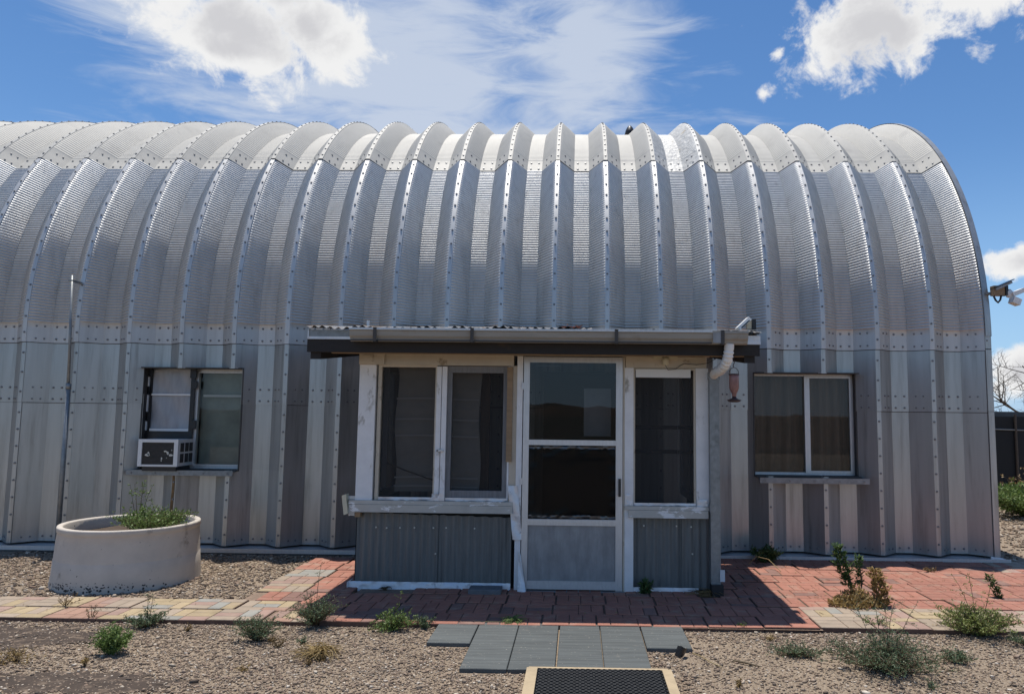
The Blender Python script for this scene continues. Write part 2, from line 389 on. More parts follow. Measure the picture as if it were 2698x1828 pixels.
def inst(name, me, parent, loc, rotz=0.0):
    o = bpy.data.objects.new(name, me); COL.objects.link(o); o.parent = parent
    po = ORG[parent.name]; o.location = (loc[0]-po[0], loc[1]-po[1], loc[2]-po[2]); o.rotation_euler = (0, 0, rotz)
    ORG[o.name] = tuple(loc); return o

# ------------------------------------------------------------------ ground, hills
G = MB(); S_ = 3500
xs = [-S_, -400, -60, 20, 80, 400, S_]; ys = [-S_, -400, -60, 0, 60, 400, S_]
G.add([(x, y, 0) for y in ys for x in xs], [(j*7+i, j*7+i+1, (j+1)*7+i+1, (j+1)*7+i) for j in range(6) for i in range(6)])
struct(G.build('ground', 'earth'))
m = bpy.data.materials.new('scrub_earth'); m.use_nodes = True; t = NT(m.node_tree); b = t.n['Principled BSDF']
pos = t.node('ShaderNodeNewGeometry').outputs['Position']
c = t.mix(t.smooth(t.noise(pos, .5, 5, .65), .42, .55), (.09, .066, .045), (.028, .034, .018)); t.l.new(c, b.inputs['Base Color']); b.inputs['Roughness'].default_value = .95; MATS['scrub_earth'] = m
struct(MB().add([(-900, -900, .01), (900, -900, .01), (900, -14, .01), (-900, -14, .01)], [(0, 1, 2, 3)]).build('scrubland', 'scrub_earth'))
def hill_z(a):
    return (16+11*math.sin(a*3.1+.6)+7*math.sin(a*7.3+2)+4*math.sin(a*17+1)+2*math.sin(a*41)+1.2*math.sin(a*83+1))
def hill(u, v):
    a = R(195)+u*R(150)           # only behind the camera and to its sides
    rr = 430+260*v
    prof = math.sin(min(v*1.35, 1)*math.pi/2)
    return (6+rr*math.cos(a), rr*math.sin(a), -1+max(2, hill_z(a*2.3))*.5*prof+(1.5*math.sin(a*60+v*9)*v))
HB = MB(); HB.grid(hill, 260, 14)
struct(HB.build('hills', 'desert_hill', smooth=True))

# ------------------------------------------------------------------ the hut
YW, ZC, RAD, PIT, DEP = 8.39, 2.50, 3.62, .61, .17
K0, K1 = -9, 18
YC = YW+RAD
hut = thing('quonset_hut', 'long silver ribbed metal arch hut with bolted corrugated panels', 'hut', (5.0, YC, 0))
def AP(x, u, d):
    if u <= 0: return (x, YW-d, ZC+u)
    th = u/RAD
    return (x, YC-(RAD+d)*math.cos(th), ZC+(RAD+d)*math.sin(th))
def AN(u):
    th = max(u, 0)/RAD
    return Vector((0, -math.cos(th), math.sin(th)))
def rows(u0_, u1_, ca, cb, pitch):
    rs = [(u0_, 0.0)]
    def seg(a, b):
        if b > 0:
            n = max(1, int((b-max(a, 0))/.12))
            if a < 0: rs.append((0.0, 0.0))
            a2 = max(a, 0)
            for i in range(1, n+1): rs.append((a2+(b-a2)*i/n, 0.0))
        else: rs.append((b, 0.0))
    if cb <= ca: seg(u0_, u1_); return rs
    seg(u0_, ca)
    n = int(round((cb-ca)/pitch))
    pt = (cb-ca)/n
    for i in range(n):
        for k in range(1, 9):
            ph = k/8
            rs.append((ca+(i+ph)*pt, max(0, .5-.5*math.cos(2*math.pi*ph))**.8*(1-.45*max(0, (i/n-.35)/.65))))
    if u1_-cb > 1e-4: seg(cb, u1_)
    return rs
# one panel runs from one raised rib to the next: lapped flange, flank, trough, flank, flange
FAC = [[(-.022, -.005, 0), (.024, -.005, 0)],
       [(.024, -.005, 0), (.058, -.037, 1.25), (.21, -DEP, 1.25)],
       [(.21, -DEP, 1), (.40, -DEP, 1)],
       [(.40, -DEP, 1.25), (.552, -.031, 1.25), (.586, 0, 0)],
       [(.586, 0, 0), (.634, 0, 0)],
       [(.634, 0, 0), (.634, -.006, 0)]]
def panel_mesh(name, u0_, u1_, off, ca=0, cb=0, pitch=.042, amp=.0, matn='galvalume', hole=None, X0=0.0, extra_u=()):
    rs = rows(u0_, u1_, ca, cb, pitch)
    mb = MB()
    if hole:
        us = sorted(set([round(r_[0], 5) for r_ in rs]+[round(h, 5) for h in (hole[2]-ZC, hole[3]-ZC) if u0_ < h < u1_]))
        rs = [(u_, 0) for u_ in us]
    for fac in FAC:
        cols = list(fac)
        if hole:
            nc = []
            for (xa, da, wa), (xb, db, wb) in zip(cols[:-1], cols[1:]):
                nc.append((xa, da, wa))
                for hx in (hole[0]-X0, hole[1]-X0):
                    if xa+1e-4 < hx < xb-1e-4:
                        f_ = (hx-xa)/(xb-xa); nc.append((hx, da+(db-da)*f_, 0))
            nc.append(cols[-1]); cols = sorted(nc, key=lambda q: q[0]) if cols[0][0] != cols[-1][0] else nc
        vs = [AP(x, u, d+off+amp*h*wt) for u, h in rs for x, d, wt in cols]
        nc_ = len(cols); fs = []
        for j in range(len(rs)-1):
            for i in range(nc_-1):
                if hole:
                    cx_ = (cols[i][0]+cols[i+1][0])/2+X0; cz_ = (rs[j][0]+rs[j+1][0])/2+ZC
                    if hole[0] < cx_ < hole[1] and hole[2] < cz_ < hole[3]: continue
                fs.append((j*nc_+i, j*nc_+i+1, (j+1)*nc_+i+1, (j+1)*nc_+i))
        if hole:
            use = sorted({i for f in fs for i in f}); mp_ = {o_: n_ for n_, o_ in enumerate(use)}
            vs = [vs[i] for i in use]; fs = [tuple(mp_[i] for i in f) for f in fs]
        mb.add(vs, fs)
    return mb.mesh(name, matn, smooth=True)
def bolts_mesh(name, ridge_us, lap_us, off, hole=None, X0=0.0, r=.0138):
    mb = MB()
    def bolt(p, n, big=1.0):
        if hole and hole[0]-.02 < p[0]+X0 < hole[1]+.02 and hole[2]-.02 < p[2] < hole[3]+.02: return
        p = Vector(p); n = n.normalized(); a = Vector((1, 0, 0)); a = (a-n*a.dot(n)).normalized(); b_ = n.cross(a)
        rr = r*big; h = .009*big; vs = []
        for q, hh in ((1, -.002), (.8, h)):
            vs += [p+(a*math.cos(k*math.pi/3)+b_*math.sin(k*math.pi/3))*rr*q+n*hh for k in range(6)]
        vs.append(p+n*h*1.15)
        mb.add(vs, [(k, (k+1) % 6, 6+(k+1) % 6, 6+k) for k in range(6)]+[(6+k, 6+(k+1) % 6, 12) for k in range(6)])
    for u in ridge_us: bolt(AP(.610, u, off), AN(u))
    for u in lap_us:
        n = AN(u)
        for x in (.255, .355): bolt(AP(x, u, -DEP+off), n)
        for x, sg in ((.09, 1), (.15, 1), (.46, -1), (.52, -1)):
            d = -.005-(DEP-.005)*(x-.024)/.186 if sg > 0 else -DEP*(.586-x)/.186
            nn = (n*.74+Vector((sg*.67, 0, 0)))
            bolt(AP(x, u, d+off), nn, .85)
    return mb.mesh(name, 'bolt_zinc')
A1 = RAD*R(39.3); A2 = RAD*R(82); A3 = RAD*R(140.8)
def fr(a, b, st):
    n = int((b-a)/st); return [a+(b-a)*(i+.5)/n for i in range(n)]
TIERS = {
 'wall_panel': dict(u0_=.07-ZC, u1_=1.76-ZC, off=0.0),
 'upper_wall_panel': dict(u0_=1.648-ZC, u1_=2.46-ZC, off=.008),
 'roof_panel': dict(u0_=2.343-ZC, u1_=A1+.10, off=.017, ca=2.575-ZC, cb=A1+.02, pitch=.0345, amp=.0145, matn='galvalume_roof'),
 'crown_panel': dict(u0_=A1, u1_=A2+.12, off=.027, ca=A1+.27, cb=A2-.05, pitch=.042, amp=.0050, matn='galvalume_chalky'),
 'ridge_panel': dict(u0_=A2, u1_=A3, off=.034, ca=A2+.25, cb=A3-.3, pitch=.042, amp=.0050, matn='galvalume_chalky')}
BOL = {'wall_panel': (fr(.10-ZC, 1.63-ZC, .18), [.125-ZC]),
       'upper_wall_panel': (fr(1.66-ZC, 2.33-ZC, .17), [1.69-ZC, 1.822-ZC]),
       'roof_panel': (fr(2.36-ZC, A1-.02, .175), [2.388-ZC, 2.532-ZC]),
       'crown_panel': (fr(A1+.02, A2-.02, .155), [A1+.05, A1+.20]),
       'ridge_panel': (fr(A2+.02, A3-.02, .16), [A2+.05, A2+.2])}
PM = {k: panel_mesh(k, **v) for k, v in TIERS.items()}
BM = {k: bolts_mesh('bolts', v[0], v[1], TIERS[k]['off']) for k, v in BOL.items()}
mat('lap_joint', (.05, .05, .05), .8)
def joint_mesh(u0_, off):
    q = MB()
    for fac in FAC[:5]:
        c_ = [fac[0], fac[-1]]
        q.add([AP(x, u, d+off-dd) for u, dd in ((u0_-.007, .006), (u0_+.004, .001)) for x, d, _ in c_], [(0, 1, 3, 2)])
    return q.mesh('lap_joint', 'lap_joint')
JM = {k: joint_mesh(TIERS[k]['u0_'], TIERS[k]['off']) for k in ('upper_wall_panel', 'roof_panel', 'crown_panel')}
HL = (1.36, 2.525, .905, 2.055); HR = (8.395, 9.56, .915, 2.065)
for k in range(K0, K1):
    X0 = k*PIT
    for tn in TIERS:
        bm_ = BM[tn]; meshes = [PM[tn]]
        for h in (HL, HR):
            if tn in ('wall_panel', 'upper_wall_panel') and h[0] < X0+.634 and h[1] > X0-.022:
                T_ = TIERS[tn]; meshes = []
                for a, b_ in ((T_['u0_'], h[2]-ZC), (max(T_['u0_'], h[2]-ZC), min(T_['u1_'], h[3]-ZC)), (h[3]-ZC, T_['u1_'])):
                    if b_-a > .01:
                        mm = panel_mesh(tn, a, b_, T_['off'], hole=h, X0=X0)
                        if len(mm.polygons): meshes.append(mm)
                bm_ = bolts_mesh('bolts', *BOL[tn], TIERS[tn]['off'], hole=h, X0=X0)
        if tn == 'crown_panel' and k == 12: meshes = [panel_mesh(tn, **{**TIERS[tn], 'matn': 'galvalume_foil'})]
        jx, jy = random.uniform(-.003, .003), random.uniform(-.003, .003)
        for me in meshes: o = inst(tn, me, hut, (X0+jx, jy, 0))
        if tn == 'crown_panel' and k == 12: o['label'] = 'crown panel smeared with crinkled silver roof coating'
        stuff(inst('bolts', bm_, o, (X0+jx, jy, 0)))
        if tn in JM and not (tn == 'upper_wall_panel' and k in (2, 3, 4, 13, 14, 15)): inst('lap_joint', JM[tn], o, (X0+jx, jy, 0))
        if tn in ('wall_panel', 'upper_wall_panel', 'roof_panel'):      # the far side
            inst(tn, PM[tn], hut, (X0+PIT, 2*YC, 0), math.pi)
# closing flange on the end rib, end walls, base channel and curb
XE = K1*PIT
fl = MB()
for a, b_ in ((.07-ZC, 1.66-ZC), (1.655-ZC, 2.36-ZC), (2.35-ZC, 0), ):
    fl.grid(lambda i, j, a=a, b_=b_: AP(XE-.02+.066*i, a+(b_-a)*j, .022), 1, 2)
fl.grid(lambda i, j: AP(XE-.02+.066*i, RAD*math.pi*j, .038), 1, 90)
fl.grid(lambda i, j: AP(XE+.046, RAD*math.pi*j, .038-.07*i), 1, 90)
fl.grid(lambda i, j: AP(XE+.046, .07-ZC+(ZC-.07)*j, .022-.06*i), 1, 2)
fl.build('end_flange', 'galvalume', hut, smooth=True)
for xe, sgn in ((XE-.01, 1), (K0*PIT+.02, -1)):
    ew = MB(); n = 120; vs = []
    for i in range(n+1):
        y = YW+.02+(2*RAD-.04)*i/n
        top = ZC+math.sqrt(max(0, (RAD-.03)**2-(y-YC)**2)); dx = (.0 if (i//2) % 2 else -.03*sgn)
        vs += [(xe+dx, y, .02), (xe+dx, y, top)]
    ew.add(vs, [(2*i, 2*i+2, 2*i+3, 2*i+1) for i in range(n)]); ew.build('end_wall', 'galvalume', hut)
bp = MB()
for x0, x1 in ((K0*PIT, 4.36), (7.66, XE+.1)):
    bp.box(x0, x1, YW-.115, YW+.25, .028, .050); bp.box(x0, x1, YW-.121, YW-.112, .020, .066)
bp.build('base_channel', 'aluminium', hut)
cb = MB(); cb.box(K0*PIT-.1, XE+.12, YW-.095, 2*YC-YW+.1, -.2, .024)
cb.build('curb', 'stone_grey', hut)
# windows: reveal boards, frames, panes, sill
def window(h, mull, sill, label, right_pane, left_pane, fa, fb_):
    x0, x1, z0, z1 = h; yf = YW+.24
    wd = bpy.data.objects.new('window', None); COL.objects.link(wd); wd.parent = hut
    ORG[wd.name] = (x0, yf, z0); po = ORG[hut.name]; wd.location = (x0-po[0], yf-po[1], z0-po[2]); wd['label'] = label
    rv = MB(); t_ = .012
    rv.box(x0-t_, x0, YW+fa, YW+.32, z0-t_, z1+t_); rv.box(x1, x1+t_, YW+fb_, YW+.32, z0-t_, z1+t_)
    rv.box(x0, x1, YW+.02, YW+.32, z1, z1+t_); rv.box(x0, x1, YW+.02, YW+.32, z0-t_, z0)
    rv.build('reveal', 'strap_dark', wd)
    f = MB(); e = .022
    f.box(x0, x0+e, yf, yf+.05, z0, z1); f.box(x1-e, x1, yf, yf+.05, z0, z1)
    f.box(x0+e, x1-e, yf, yf+.05, z1-e, z1); f.box(x0+e, x1-e, yf, yf+.05, z0, z0+e*1.3)
    f.box(mull-.03, mull+.03, yf-.012, yf+.04, z0+e, z1-e)
    f.box(mull+.03, x1-e, yf-.006, yf+.03, z0+e*1.3, z0+e*2.2); f.box(mull+.03, x1-e, yf-.006, yf+.03, z1-e*1.9, z1-e)
    f.box(x1-e*2, x1-e, yf-.006, yf+.03, z0+e*2.2, z1-e*1.9)
    f.build('frame', 'aluminium', wd)
    for a, b_, on, yy in ((x0+e, mull-.03, left_pane, .028), (mull+.03, x1-e*2, right_pane, .015)):
        if on:
            p_ = MB(); p_.add([(a-.004, yf+yy, z0+e), (b_+.004, yf+yy, z0+e), (b_+.004, yf+yy, z1-e), (a-.004, yf+yy, z1-e)], [(0, 1, 2, 3)]); p_.build('pane', 'window_glass', wd)
    s_ = MB(); s_.box(sill[0], sill[1], YW-.035, YW+.25, sill[3], sill[3]+.012); s_.box(sill[0], sill[1], YW-.041, YW-.031, sill[2], sill[3]+.018)
    so_ = s_.build('sill', 'zinc_sheet', wd)
    sc = MB()
    for i in range(5):
        sc.lathe((0, 0, 0), [(0, 0)], 3) if False else sc.obox((sill[0]+.06+(sill[1]-sill[0]-.12)*i/4, YW-.043, sill[2]+.026), (.009, 0, 0), (0, .004, 0), (0, 0, .009))
    stuff(sc.build('screws', 'bolt_zinc', so_))
    return wd
wl = window(HL, 1.905, (1.30, 2.515, .845, .885), 'left hut window with taped film and air conditioner opening', True, False, .095, .055)
wr = window(HR, 9.03, (8.41, 9.62, .842, .885), 'right hut window with dark curtain behind both panes', True, True, .105, .15)
# film, tape and boards filling the left half of the left window
fm = MB()
fm.grid(lambda i, j: (1.36+.52*i, YW+0.220+.012*math.sin(i*9+j*3)*math.sin(j*7), 1.33+.71*j), 14, 16)
fm.build('plastic_film', 'film', wl, smooth=True)
tp = MB()
tp.box(1.36, 1.40, YW+0.200, YW+0.215, 1.28, 2.045); tp.box(1.86, 1.905, YW+0.193, YW+0.215, .95, 2.045); tp.box(1.36, 1.90, YW+0.190, YW+0.235, 1.235, 1.33)
for x, z, s_ in ((1.35, 1.80, .05), (1.905, 1.87, .045), (1.37, 1.50, .055), (1.92, 1.41, .05), (1.37, 2.02, .06), (1.89, 2.0, .05)):
    tp.box(x-.035, x+.035, YW+0.175, YW+0.188, z-s_, z+s_)
tp.box(1.36, 1.93, YW+0.250, YW+0.275, .92, 1.30)
tp.build('black_tape', 'black_tape', wl)
br = MB(); br.box(1.40, 1.86, YW+0.197, YW+0.205, 1.745, 1.765); br.box(1.40, 1.86, YW+0.197, YW+0.210, 1.332, 1.36); br.box(1.362, 1.372, YW+0.175, YW+0.199, 1.34, 1.98)
br.build('white_bar', 'white_plastic', wl)
b2 = MB(); b2.box(1.97, 2.48, YW+0.280, YW+0.290, 1.735, 1.76)
b2.build('rail', 'white_plastic', wl)
# rust streak below the unit
rs_ = MB(); rs_.grid(lambda i, j: (1.812+.03*i+.004*math.sin(j*9), YW-.004, .10+.74*j), 1, 12)
rs_.build('rust_streak', 'rust_stain', hut, label='brown rust run below the left window sill')

def curtain(name, x0, x1, y, z0, z1, m_, label, folds, amp, group=None):
    c_ = MB(); n = folds*8
    c_.grid(lambda i, j: (x0+(x1-x0)*i, y+amp*math.sin(i*folds*2*math.pi+.6*math.sin(j*2+i*5))*(1-.2*j), z0+(z1-z0)*j), n, 6)
    return tag(c_.build(name, m_, smooth=True, org=((x0+x1)/2, y, z0)), label, 'curtain')
curtain('curtain', 8.35, 9.62, YW+.37, .9, 2.12, 'curtain_dark', 'dark brown pleated curtain inside the right hut window', 7, .04)
curtain('curtain', 1.91, 2.62, YW+.37, .9, 2.12, 'curtain_green', 'grey green curtain inside the left hut window', 2, .012)

# air conditioner
ac = thing('air_conditioner', 'white window air conditioner with chipped dark rear grille on the sill', 'air conditioner', (1.69, 8.4, .905))
ax0, ax1, az0, az1, ay = 1.465, 1.915, .947, 1.249, 8.28
a_ = MB()
a_.box(ax0, ax0+.042, ay, ay+.03, az0, az1); a_.box(ax1-.045, ax1, ay, ay+.03, az0, az1)
a_.box(ax0+.042, ax1-.045, ay, ay+.03, az1-.034, az1); a_.box(ax0+.042, ax1-.045, ay, ay+.03, az0, az0+.022)
a_.box(ax0+.004, ax1-.004, ay+.03, ay+.40, az0+.002, az1-.003)
a_.build('housing', 'white_plastic', ac)
g_ = MB()
for i in range(18):
    z = az0+.026+i*.0136; g_.obox(((ax0+ax1)/2, ay+.016, z), ((ax1-ax0)/2-.044, 0, 0), (0, .007, -.002), (0, 0, .0042))
g_.build('grille', 'grille_dark', ac)
gb = MB(); gb.box(ax0+.04, ax1-.043, ay+.024, ay+.028, az0+.02, az1-.03); gb.build('grille_back', 'black_plastic', ac)
sv = MB()
for y0_ in (.06, .16, .25):
    for z0_ in (.04, .16): sv.box(ax1-.006, ax1-.001, ay+y0_, ay+y0_+.075, az0+z0_, az0+z0_+.10)
sv.build('side_louvre', 'grille_dark', ac)
ch = MB()
for cx_, cz_, w_, h_ in ((1.575, 1.075, .065, .035), (1.585, 1.09, .03, .04), (1.80, 1.10, .035, .045), (1.835, 1.075, .06, .03), (1.775, 1.115, .04, .02), (1.735, 1.035, .022, .035), (1.733, 1.01, .014, .02), (1.79, 1.045, .014, .012), (1.845, 1.13, .01, .03)):
    k_ = 6; vs = [(cx_+w_/2*math.cos(q*math.pi/3+cx_*9)*random.uniform(.6, 1.2), ay+.0035, cz_+h_/2*math.sin(q*math.pi/3+cx_*9)*random.uniform(.6, 1.2)) for q in range(k_)]
    ch.add(vs, [tuple(range(k_))])
ch.build('paint_chips', 'chip_white', ac)
ft = MB(); ft.box(1.50, 1.88, 8.32, 8.66, .896, .95); ft.build('support_block', 'black_plastic', ac)

# conduit
cd = thing('conduit_pole', 'galvanised two-stage conduit pipe standing against the hut wall behind the planter', 'pipe', (.64, 8.33, 0))
MB().tube([(.655, 8.25, -.02), (.645, 8.25, 1.83)], .024, 12).build('lower_pipe', 'zinc_sheet', cd, smooth=True)
MB().tube([(.645, 8.25, 1.80), (.57, 8.28, 3.10)], .0145, 10).build('upper_pipe', 'zinc_sheet', cd, smooth=True)
MB().tube([(.645, 8.25, 1.80), (.645, 8.25, 1.86)], .028, 12).build('coupling', 'zinc_sheet', cd, smooth=True)
c_ = MB(); c_.box(.545, .60, 8.255, 8.45, 3.03, 3.045); c_.build('clamp', 'zinc_sheet', cd)

# ------------------------------------------------------------------ the porch
YP = 6.72
porch = thing('porch', 'weathered white framed enclosed entry porch with grey corrugated lower walls', 'porch', (6.0, 7.4, 0))
def pb(name, m_, *boxes, parent=None, label=None):
    q = MB()
    for bx in boxes: q.box(*bx)
    return q.build(name, m_, parent or porch, label=label)
pb('floor', 'slab_concrete', (4.42, 7.36, YP+.03, YW-.05, -.05, .034))
# posts and boards of the front
pb('post', 'white_paint', (4.395, 4.545, YP-.02, YP+.07, .797, 2.008))
pb('post', 'white_paint', (5.098, 5.142, YP-.005, YP+.07, .797, 2.0), label='thin mullion post between the two left windows')
pb('post', 'white_paint', (5.150, 5.194, YP-.018, YP+.07, .797, 2.0))
pb('post', 'cream_paint', (5.768, 5.830, YP-.004, YP+.07, .76, 2.012))
pb('post', 'white_paint', (5.832, 5.884, YP-.022, YP+.09, -.02, 2.10))
pb('post', 'white_paint', (6.806, 6.884, YP-.022, YP+.09, -.02, 2.004))
pb('post', 'white_paint', (7.445, 7.556, YP-.018, YP+.07, .775, 2.004))
pb('header', 'cream_paint', (4.392, 5.798, YP-.024, YP+.07, 2.010, 2.108))
pb('header', 'cream_paint', (6.812, 7.535, YP-.02, YP+.07, 2.006, 2.105))
pb('header_block', 'cream_paint', (4.395, 4.625, YP-.05, YP-.026, 2.014, 2.106))
pb('top_plate', 'cream_paint', (4.38, 7.58, YP-.012, YP+.09, 2.110, 2.2))
pb('corner_board', 'cream_paint', (4.425, 4.52, YP-.060, YP-.052, 2.03, 2.095))
for x0, x1, zt in ((4.345, 5.812, .797), (6.805, 7.548, .778)):
    pb('sill_ledge', 'peeling_paint', (x0, x1, YP-.045, YP+.08, zt-.034, zt))
    pb('sill_board', 'peeling_paint', (x0+.035, x1-.004, YP-.050, YP-.02, zt-.102, zt-.036))
pb('sill_end', 'peeling_paint', (4.345, 4.40, YP-.04, YP+.02, .665, .755))
pb('sill_end', 'raw_wood', (4.40, 4.45, YP-.03, YP+.02, .648, .69))
# side walls (seen only from aside)
for x in (4.41, 7.545):
    pb('side_frame', 'white_paint', (x-.02, x+.02, YP+.10, YW-.02, .72, .80), (x-.02, x+.02, YP+.10, YW-.02, 2.0, 2.2), (x-.02, x+.02, 7.5, 7.58, .80, 2.0), (x-.02, x+.02, YW-.09, YW-.02, .80, 2.0))
    pb('side_screen', 'insect_screen', (x-.002, x+.002, YP+.10, YW-.03, .80, 2.0))
def cor_sheet(name, p0, p1, z0, z1f, m_, n_wave, amp=.008, nz=1):
    """vertical corrugated sheet from p0 to p1 (xy)"""
    q = MB(); n = n_wave*8; d = Vector((p1[0]-p0[0], p1[1]-p0[1])); nr = Vector((d.y, -d.x)).normalized()
    vs = []
    for i in range(n+1):
        f_ = i/n; o_ = amp*math.cos(2*math.pi*n_wave*f_)
        x = p0[0]+d.x*f_+nr.x*o_; y = p0[1]+d.y*f_+nr.y*o_
        vs += [(x, y, z0), (x, y, z1f(f_) if callable(z1f) else z1f)]
    q.add(vs, [(2*i, 2*i+2, 2*i+3, 2*i+1) for i in range(n)])
    return q.build(name, m_, porch, smooth=True)
cor_sheet('lower_sheet', (4.41, YP+.03), (5.20, YP+.03), .06, lambda f: .685-.022*f+.003*math.sin(f*37), 'fibreglass', 12)
cor_sheet('lower_sheet', (5.155, YP+.018), (5.80, YP+.018), .06, lambda f: .668-.014*f+.003*math.sin(f*33), 'fibreglass', 10)
cor_sheet('lower_sheet', (6.872, YP+.03), (7.34, YP+.03), .05, .70, 'fibreglass', 7)
cor_sheet('lower_sheet', (7.32, YP+.018), (7.60, YP+.018), .05, .70, 'fibreglass', 4)
cor_sheet('lower_sheet', (4.408, YW-.05), (4.408, YP+.03), .05, .74, 'fibreglass', 25)
cor_sheet('lower_sheet', (7.60, YP+.02), (7.60, YW-.05), .05, .74, 'fibreglass', 25)
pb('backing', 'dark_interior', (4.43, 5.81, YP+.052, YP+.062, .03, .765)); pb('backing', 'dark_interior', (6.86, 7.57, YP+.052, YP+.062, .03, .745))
sc = MB()
for x, z in ((4.585, .555), (4.68, .55), (4.80, .553), (4.93, .556), (5.10, .556), (5.215, .558), (5.47, .556), (5.125, .33)):
    sc.obox((x, YP+.012, z), (.006, 0, 0), (0, .006, 0), (0, 0, .006))
for x, z in ((6.98, .60), (7.27, .60), (7.40, .595), (7.41, .36)): sc.obox((x, YP+.012, z), (.006, 0, 0), (0, .006, 0), (0, 0, .006))
stuff(sc.build('screws', 'chip_white', porch))
def crinkle(name, x0, x1, z0, z1, y, m_='foil_white', a=.006, lean=0.0, nz=5):
    n = max(6, int((x1-x0)/.025)); q = MB(); rr = random.Random(int(x0*1000))
    off = [[rr.uniform(-a, a) for _ in range(n+1)] for _ in range(nz+1)]
    q.grid(lambda i, j: (x0+(x1-x0)*i, y-lean*(1-j)+off[round(j*nz)][round(i*n)], z0+(z1-z0)*j+(off[0][round(i*n)]*.7 if j == 0 else 0)), n, nz)
    return q.build(name, m_, porch, smooth=True)
crinkle('foil_strip', 4.355, 5.80, .004, .087, YP-.005, lean=.018)
pb('foil_strip', 'foil_white', (4.352, 4.362, YP-.03, YP+.12, .004, .08))
crinkle('foil_strip', 6.886, 7.46, .004, .070, YP-.002, lean=.01, a=.003)
crinkle('foil_wrap', 4.60, 5.09, .799, .826, YP-.012, a=.004, nz=2)
crinkle('foil_wrap', 5.20, 5.76, .799, .826, YP-.012, a=.004, nz=2)
crinkle('foil_wrap', 6.89, 7.44, .780, .803, YP-.012, a=.003, nz=2)
for x0, x1, z0, z1 in ((5.085, 5.155, .80, .86), (5.152, 5.198, .80, .91), (6.81, 6.875, .785, .88), (7.45, 7.54, .78, .84), (4.345, 4.40, .66, .74)):
    crinkle('foil_patch', x0, x1, z0, z1, YP-.030, a=.003, nz=4)
# crumpled flashing by the door: upper piece and the loose foot
q = MB(); q.grid(lambda i, j: (5.765+.085*i+.03*j*0+.05*(1-j), YP-.034-.01*math.sin(j*9+i*4), .47+.47*j), 4, 10)
q.build('flashing', 'foil_white', porch, smooth=True)
q = MB(); q.grid(lambda i, j: (5.868+(.018+.062*(1-j))*i, YP-.045-.05*(1-j)**2+.008*math.sin(i*6+j*8), .0+.36*j), 4, 8)
q.build('flashing', 'foil_white', porch, smooth=True)
q = MB(); q.box(5.742, 5.792, YP-.030, YP-.006, 1.15, 2.0); q.build('rotten_trim', 'raw_wood', porch)

# window screens, frames and what hangs behind them
pb('window_frame', 'cream_paint', (4.560, 4.592, YP+.005, YP+.06, .80, 2.01), (5.084, 5.098, YP+.005, YP+.06, .80, 2.01), (4.592, 5.084, YP+.005, YP+.06, 1.992, 2.01), (4.592, 5.084, YP+.005, YP+.06, .80, .822))
pb('window_frame', 'grey_wood', (5.196, 5.238, YP+.012, YP+.06, .80, 2.005), (5.705, 5.748, YP+.012, YP+.06, .80, 2.005), (5.238, 5.705, YP+.012, YP+.06, 1.945, 2.005), (5.238, 5.705, YP+.012, YP+.06, .80, .888))
pb('window_frame', 'white_paint', (5.749, 5.766, YP+.0, YP+.06, .80, 2.008))
pb('window_frame', 'cream_paint', (6.886, 6.900, YP+.0, YP+.06, .78, 2.004), (7.428, 7.444, YP+.0, YP+.06, .78, 2.004), (6.90, 7.428, YP+.0, YP+.06, 1.985, 2.004))
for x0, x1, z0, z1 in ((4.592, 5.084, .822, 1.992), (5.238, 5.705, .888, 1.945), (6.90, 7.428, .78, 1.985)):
    MB().add([(x0, YP+.040, z0), (x1, YP+.040, z0), (x1, YP+.040, z1), (x0, YP+.040, z1)], [(0, 1, 2, 3)]).build('screen', 'interior_dark_screen' if x0 > 6 else 'insect_screen', porch)
pb('side_flap', 'grey_wood', (4.60, 4.650, YP+.05, YP+.055, .90, 1.99))
pb('latch', 'aluminium', (5.118, 5.178, YP-.036, YP-.02, 1.235, 1.25), (5.118, 5.13, YP-.036, YP-.02, 1.20, 1.25))
pb('header_blind', 'white_plastic', (6.905, 7.40, YP-.012, YP-.004, 1.918, 1.992))
pb('cord', 'white_paint', (7.288, 7.291, YP+.05, YP+.053, .93, 1.92))
# interior dark lining of the hut wall seen through the screens
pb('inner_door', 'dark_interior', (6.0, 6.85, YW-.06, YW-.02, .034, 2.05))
# lamp holder above the right window
lh = thing('lamp_holder', 'cream porch lamp holder with bare socket above the right porch window', 'lamp', (7.17, YP-.03, 2.06))
MB().lathe((7.17, YP-.055, 2.028), [(.012, 0), (.028, .006), (.031, .05), (.024, .075)], 14, True, True).build('socket', 'cream_plastic', lh, smooth=True)
q = MB(); q.obox((7.17, YP-.03, 2.105), (.11, 0, 0), (0, .012, 0), (0, 0, .016)); q.build('bracket', 'cream_plastic', lh)
tag(MB().tube([(7.165, YP-.06, 2.03), (7.19, YP-.06, 1.985), (7.26, YP-.04, 1.995), (7.31, YP-.03, 2.03), (7.34, YP-.03, 2.045), (7.45, YP-.04, 2.035), (7.55, YP-.06, 2.05), (7.63, YP-.1, 2.10)], .003, 5).build('wire', 'black_plastic', org=(7.3, YP, 2.0)), 'thin loose wire running from the lamp holder to the eave', 'wire')

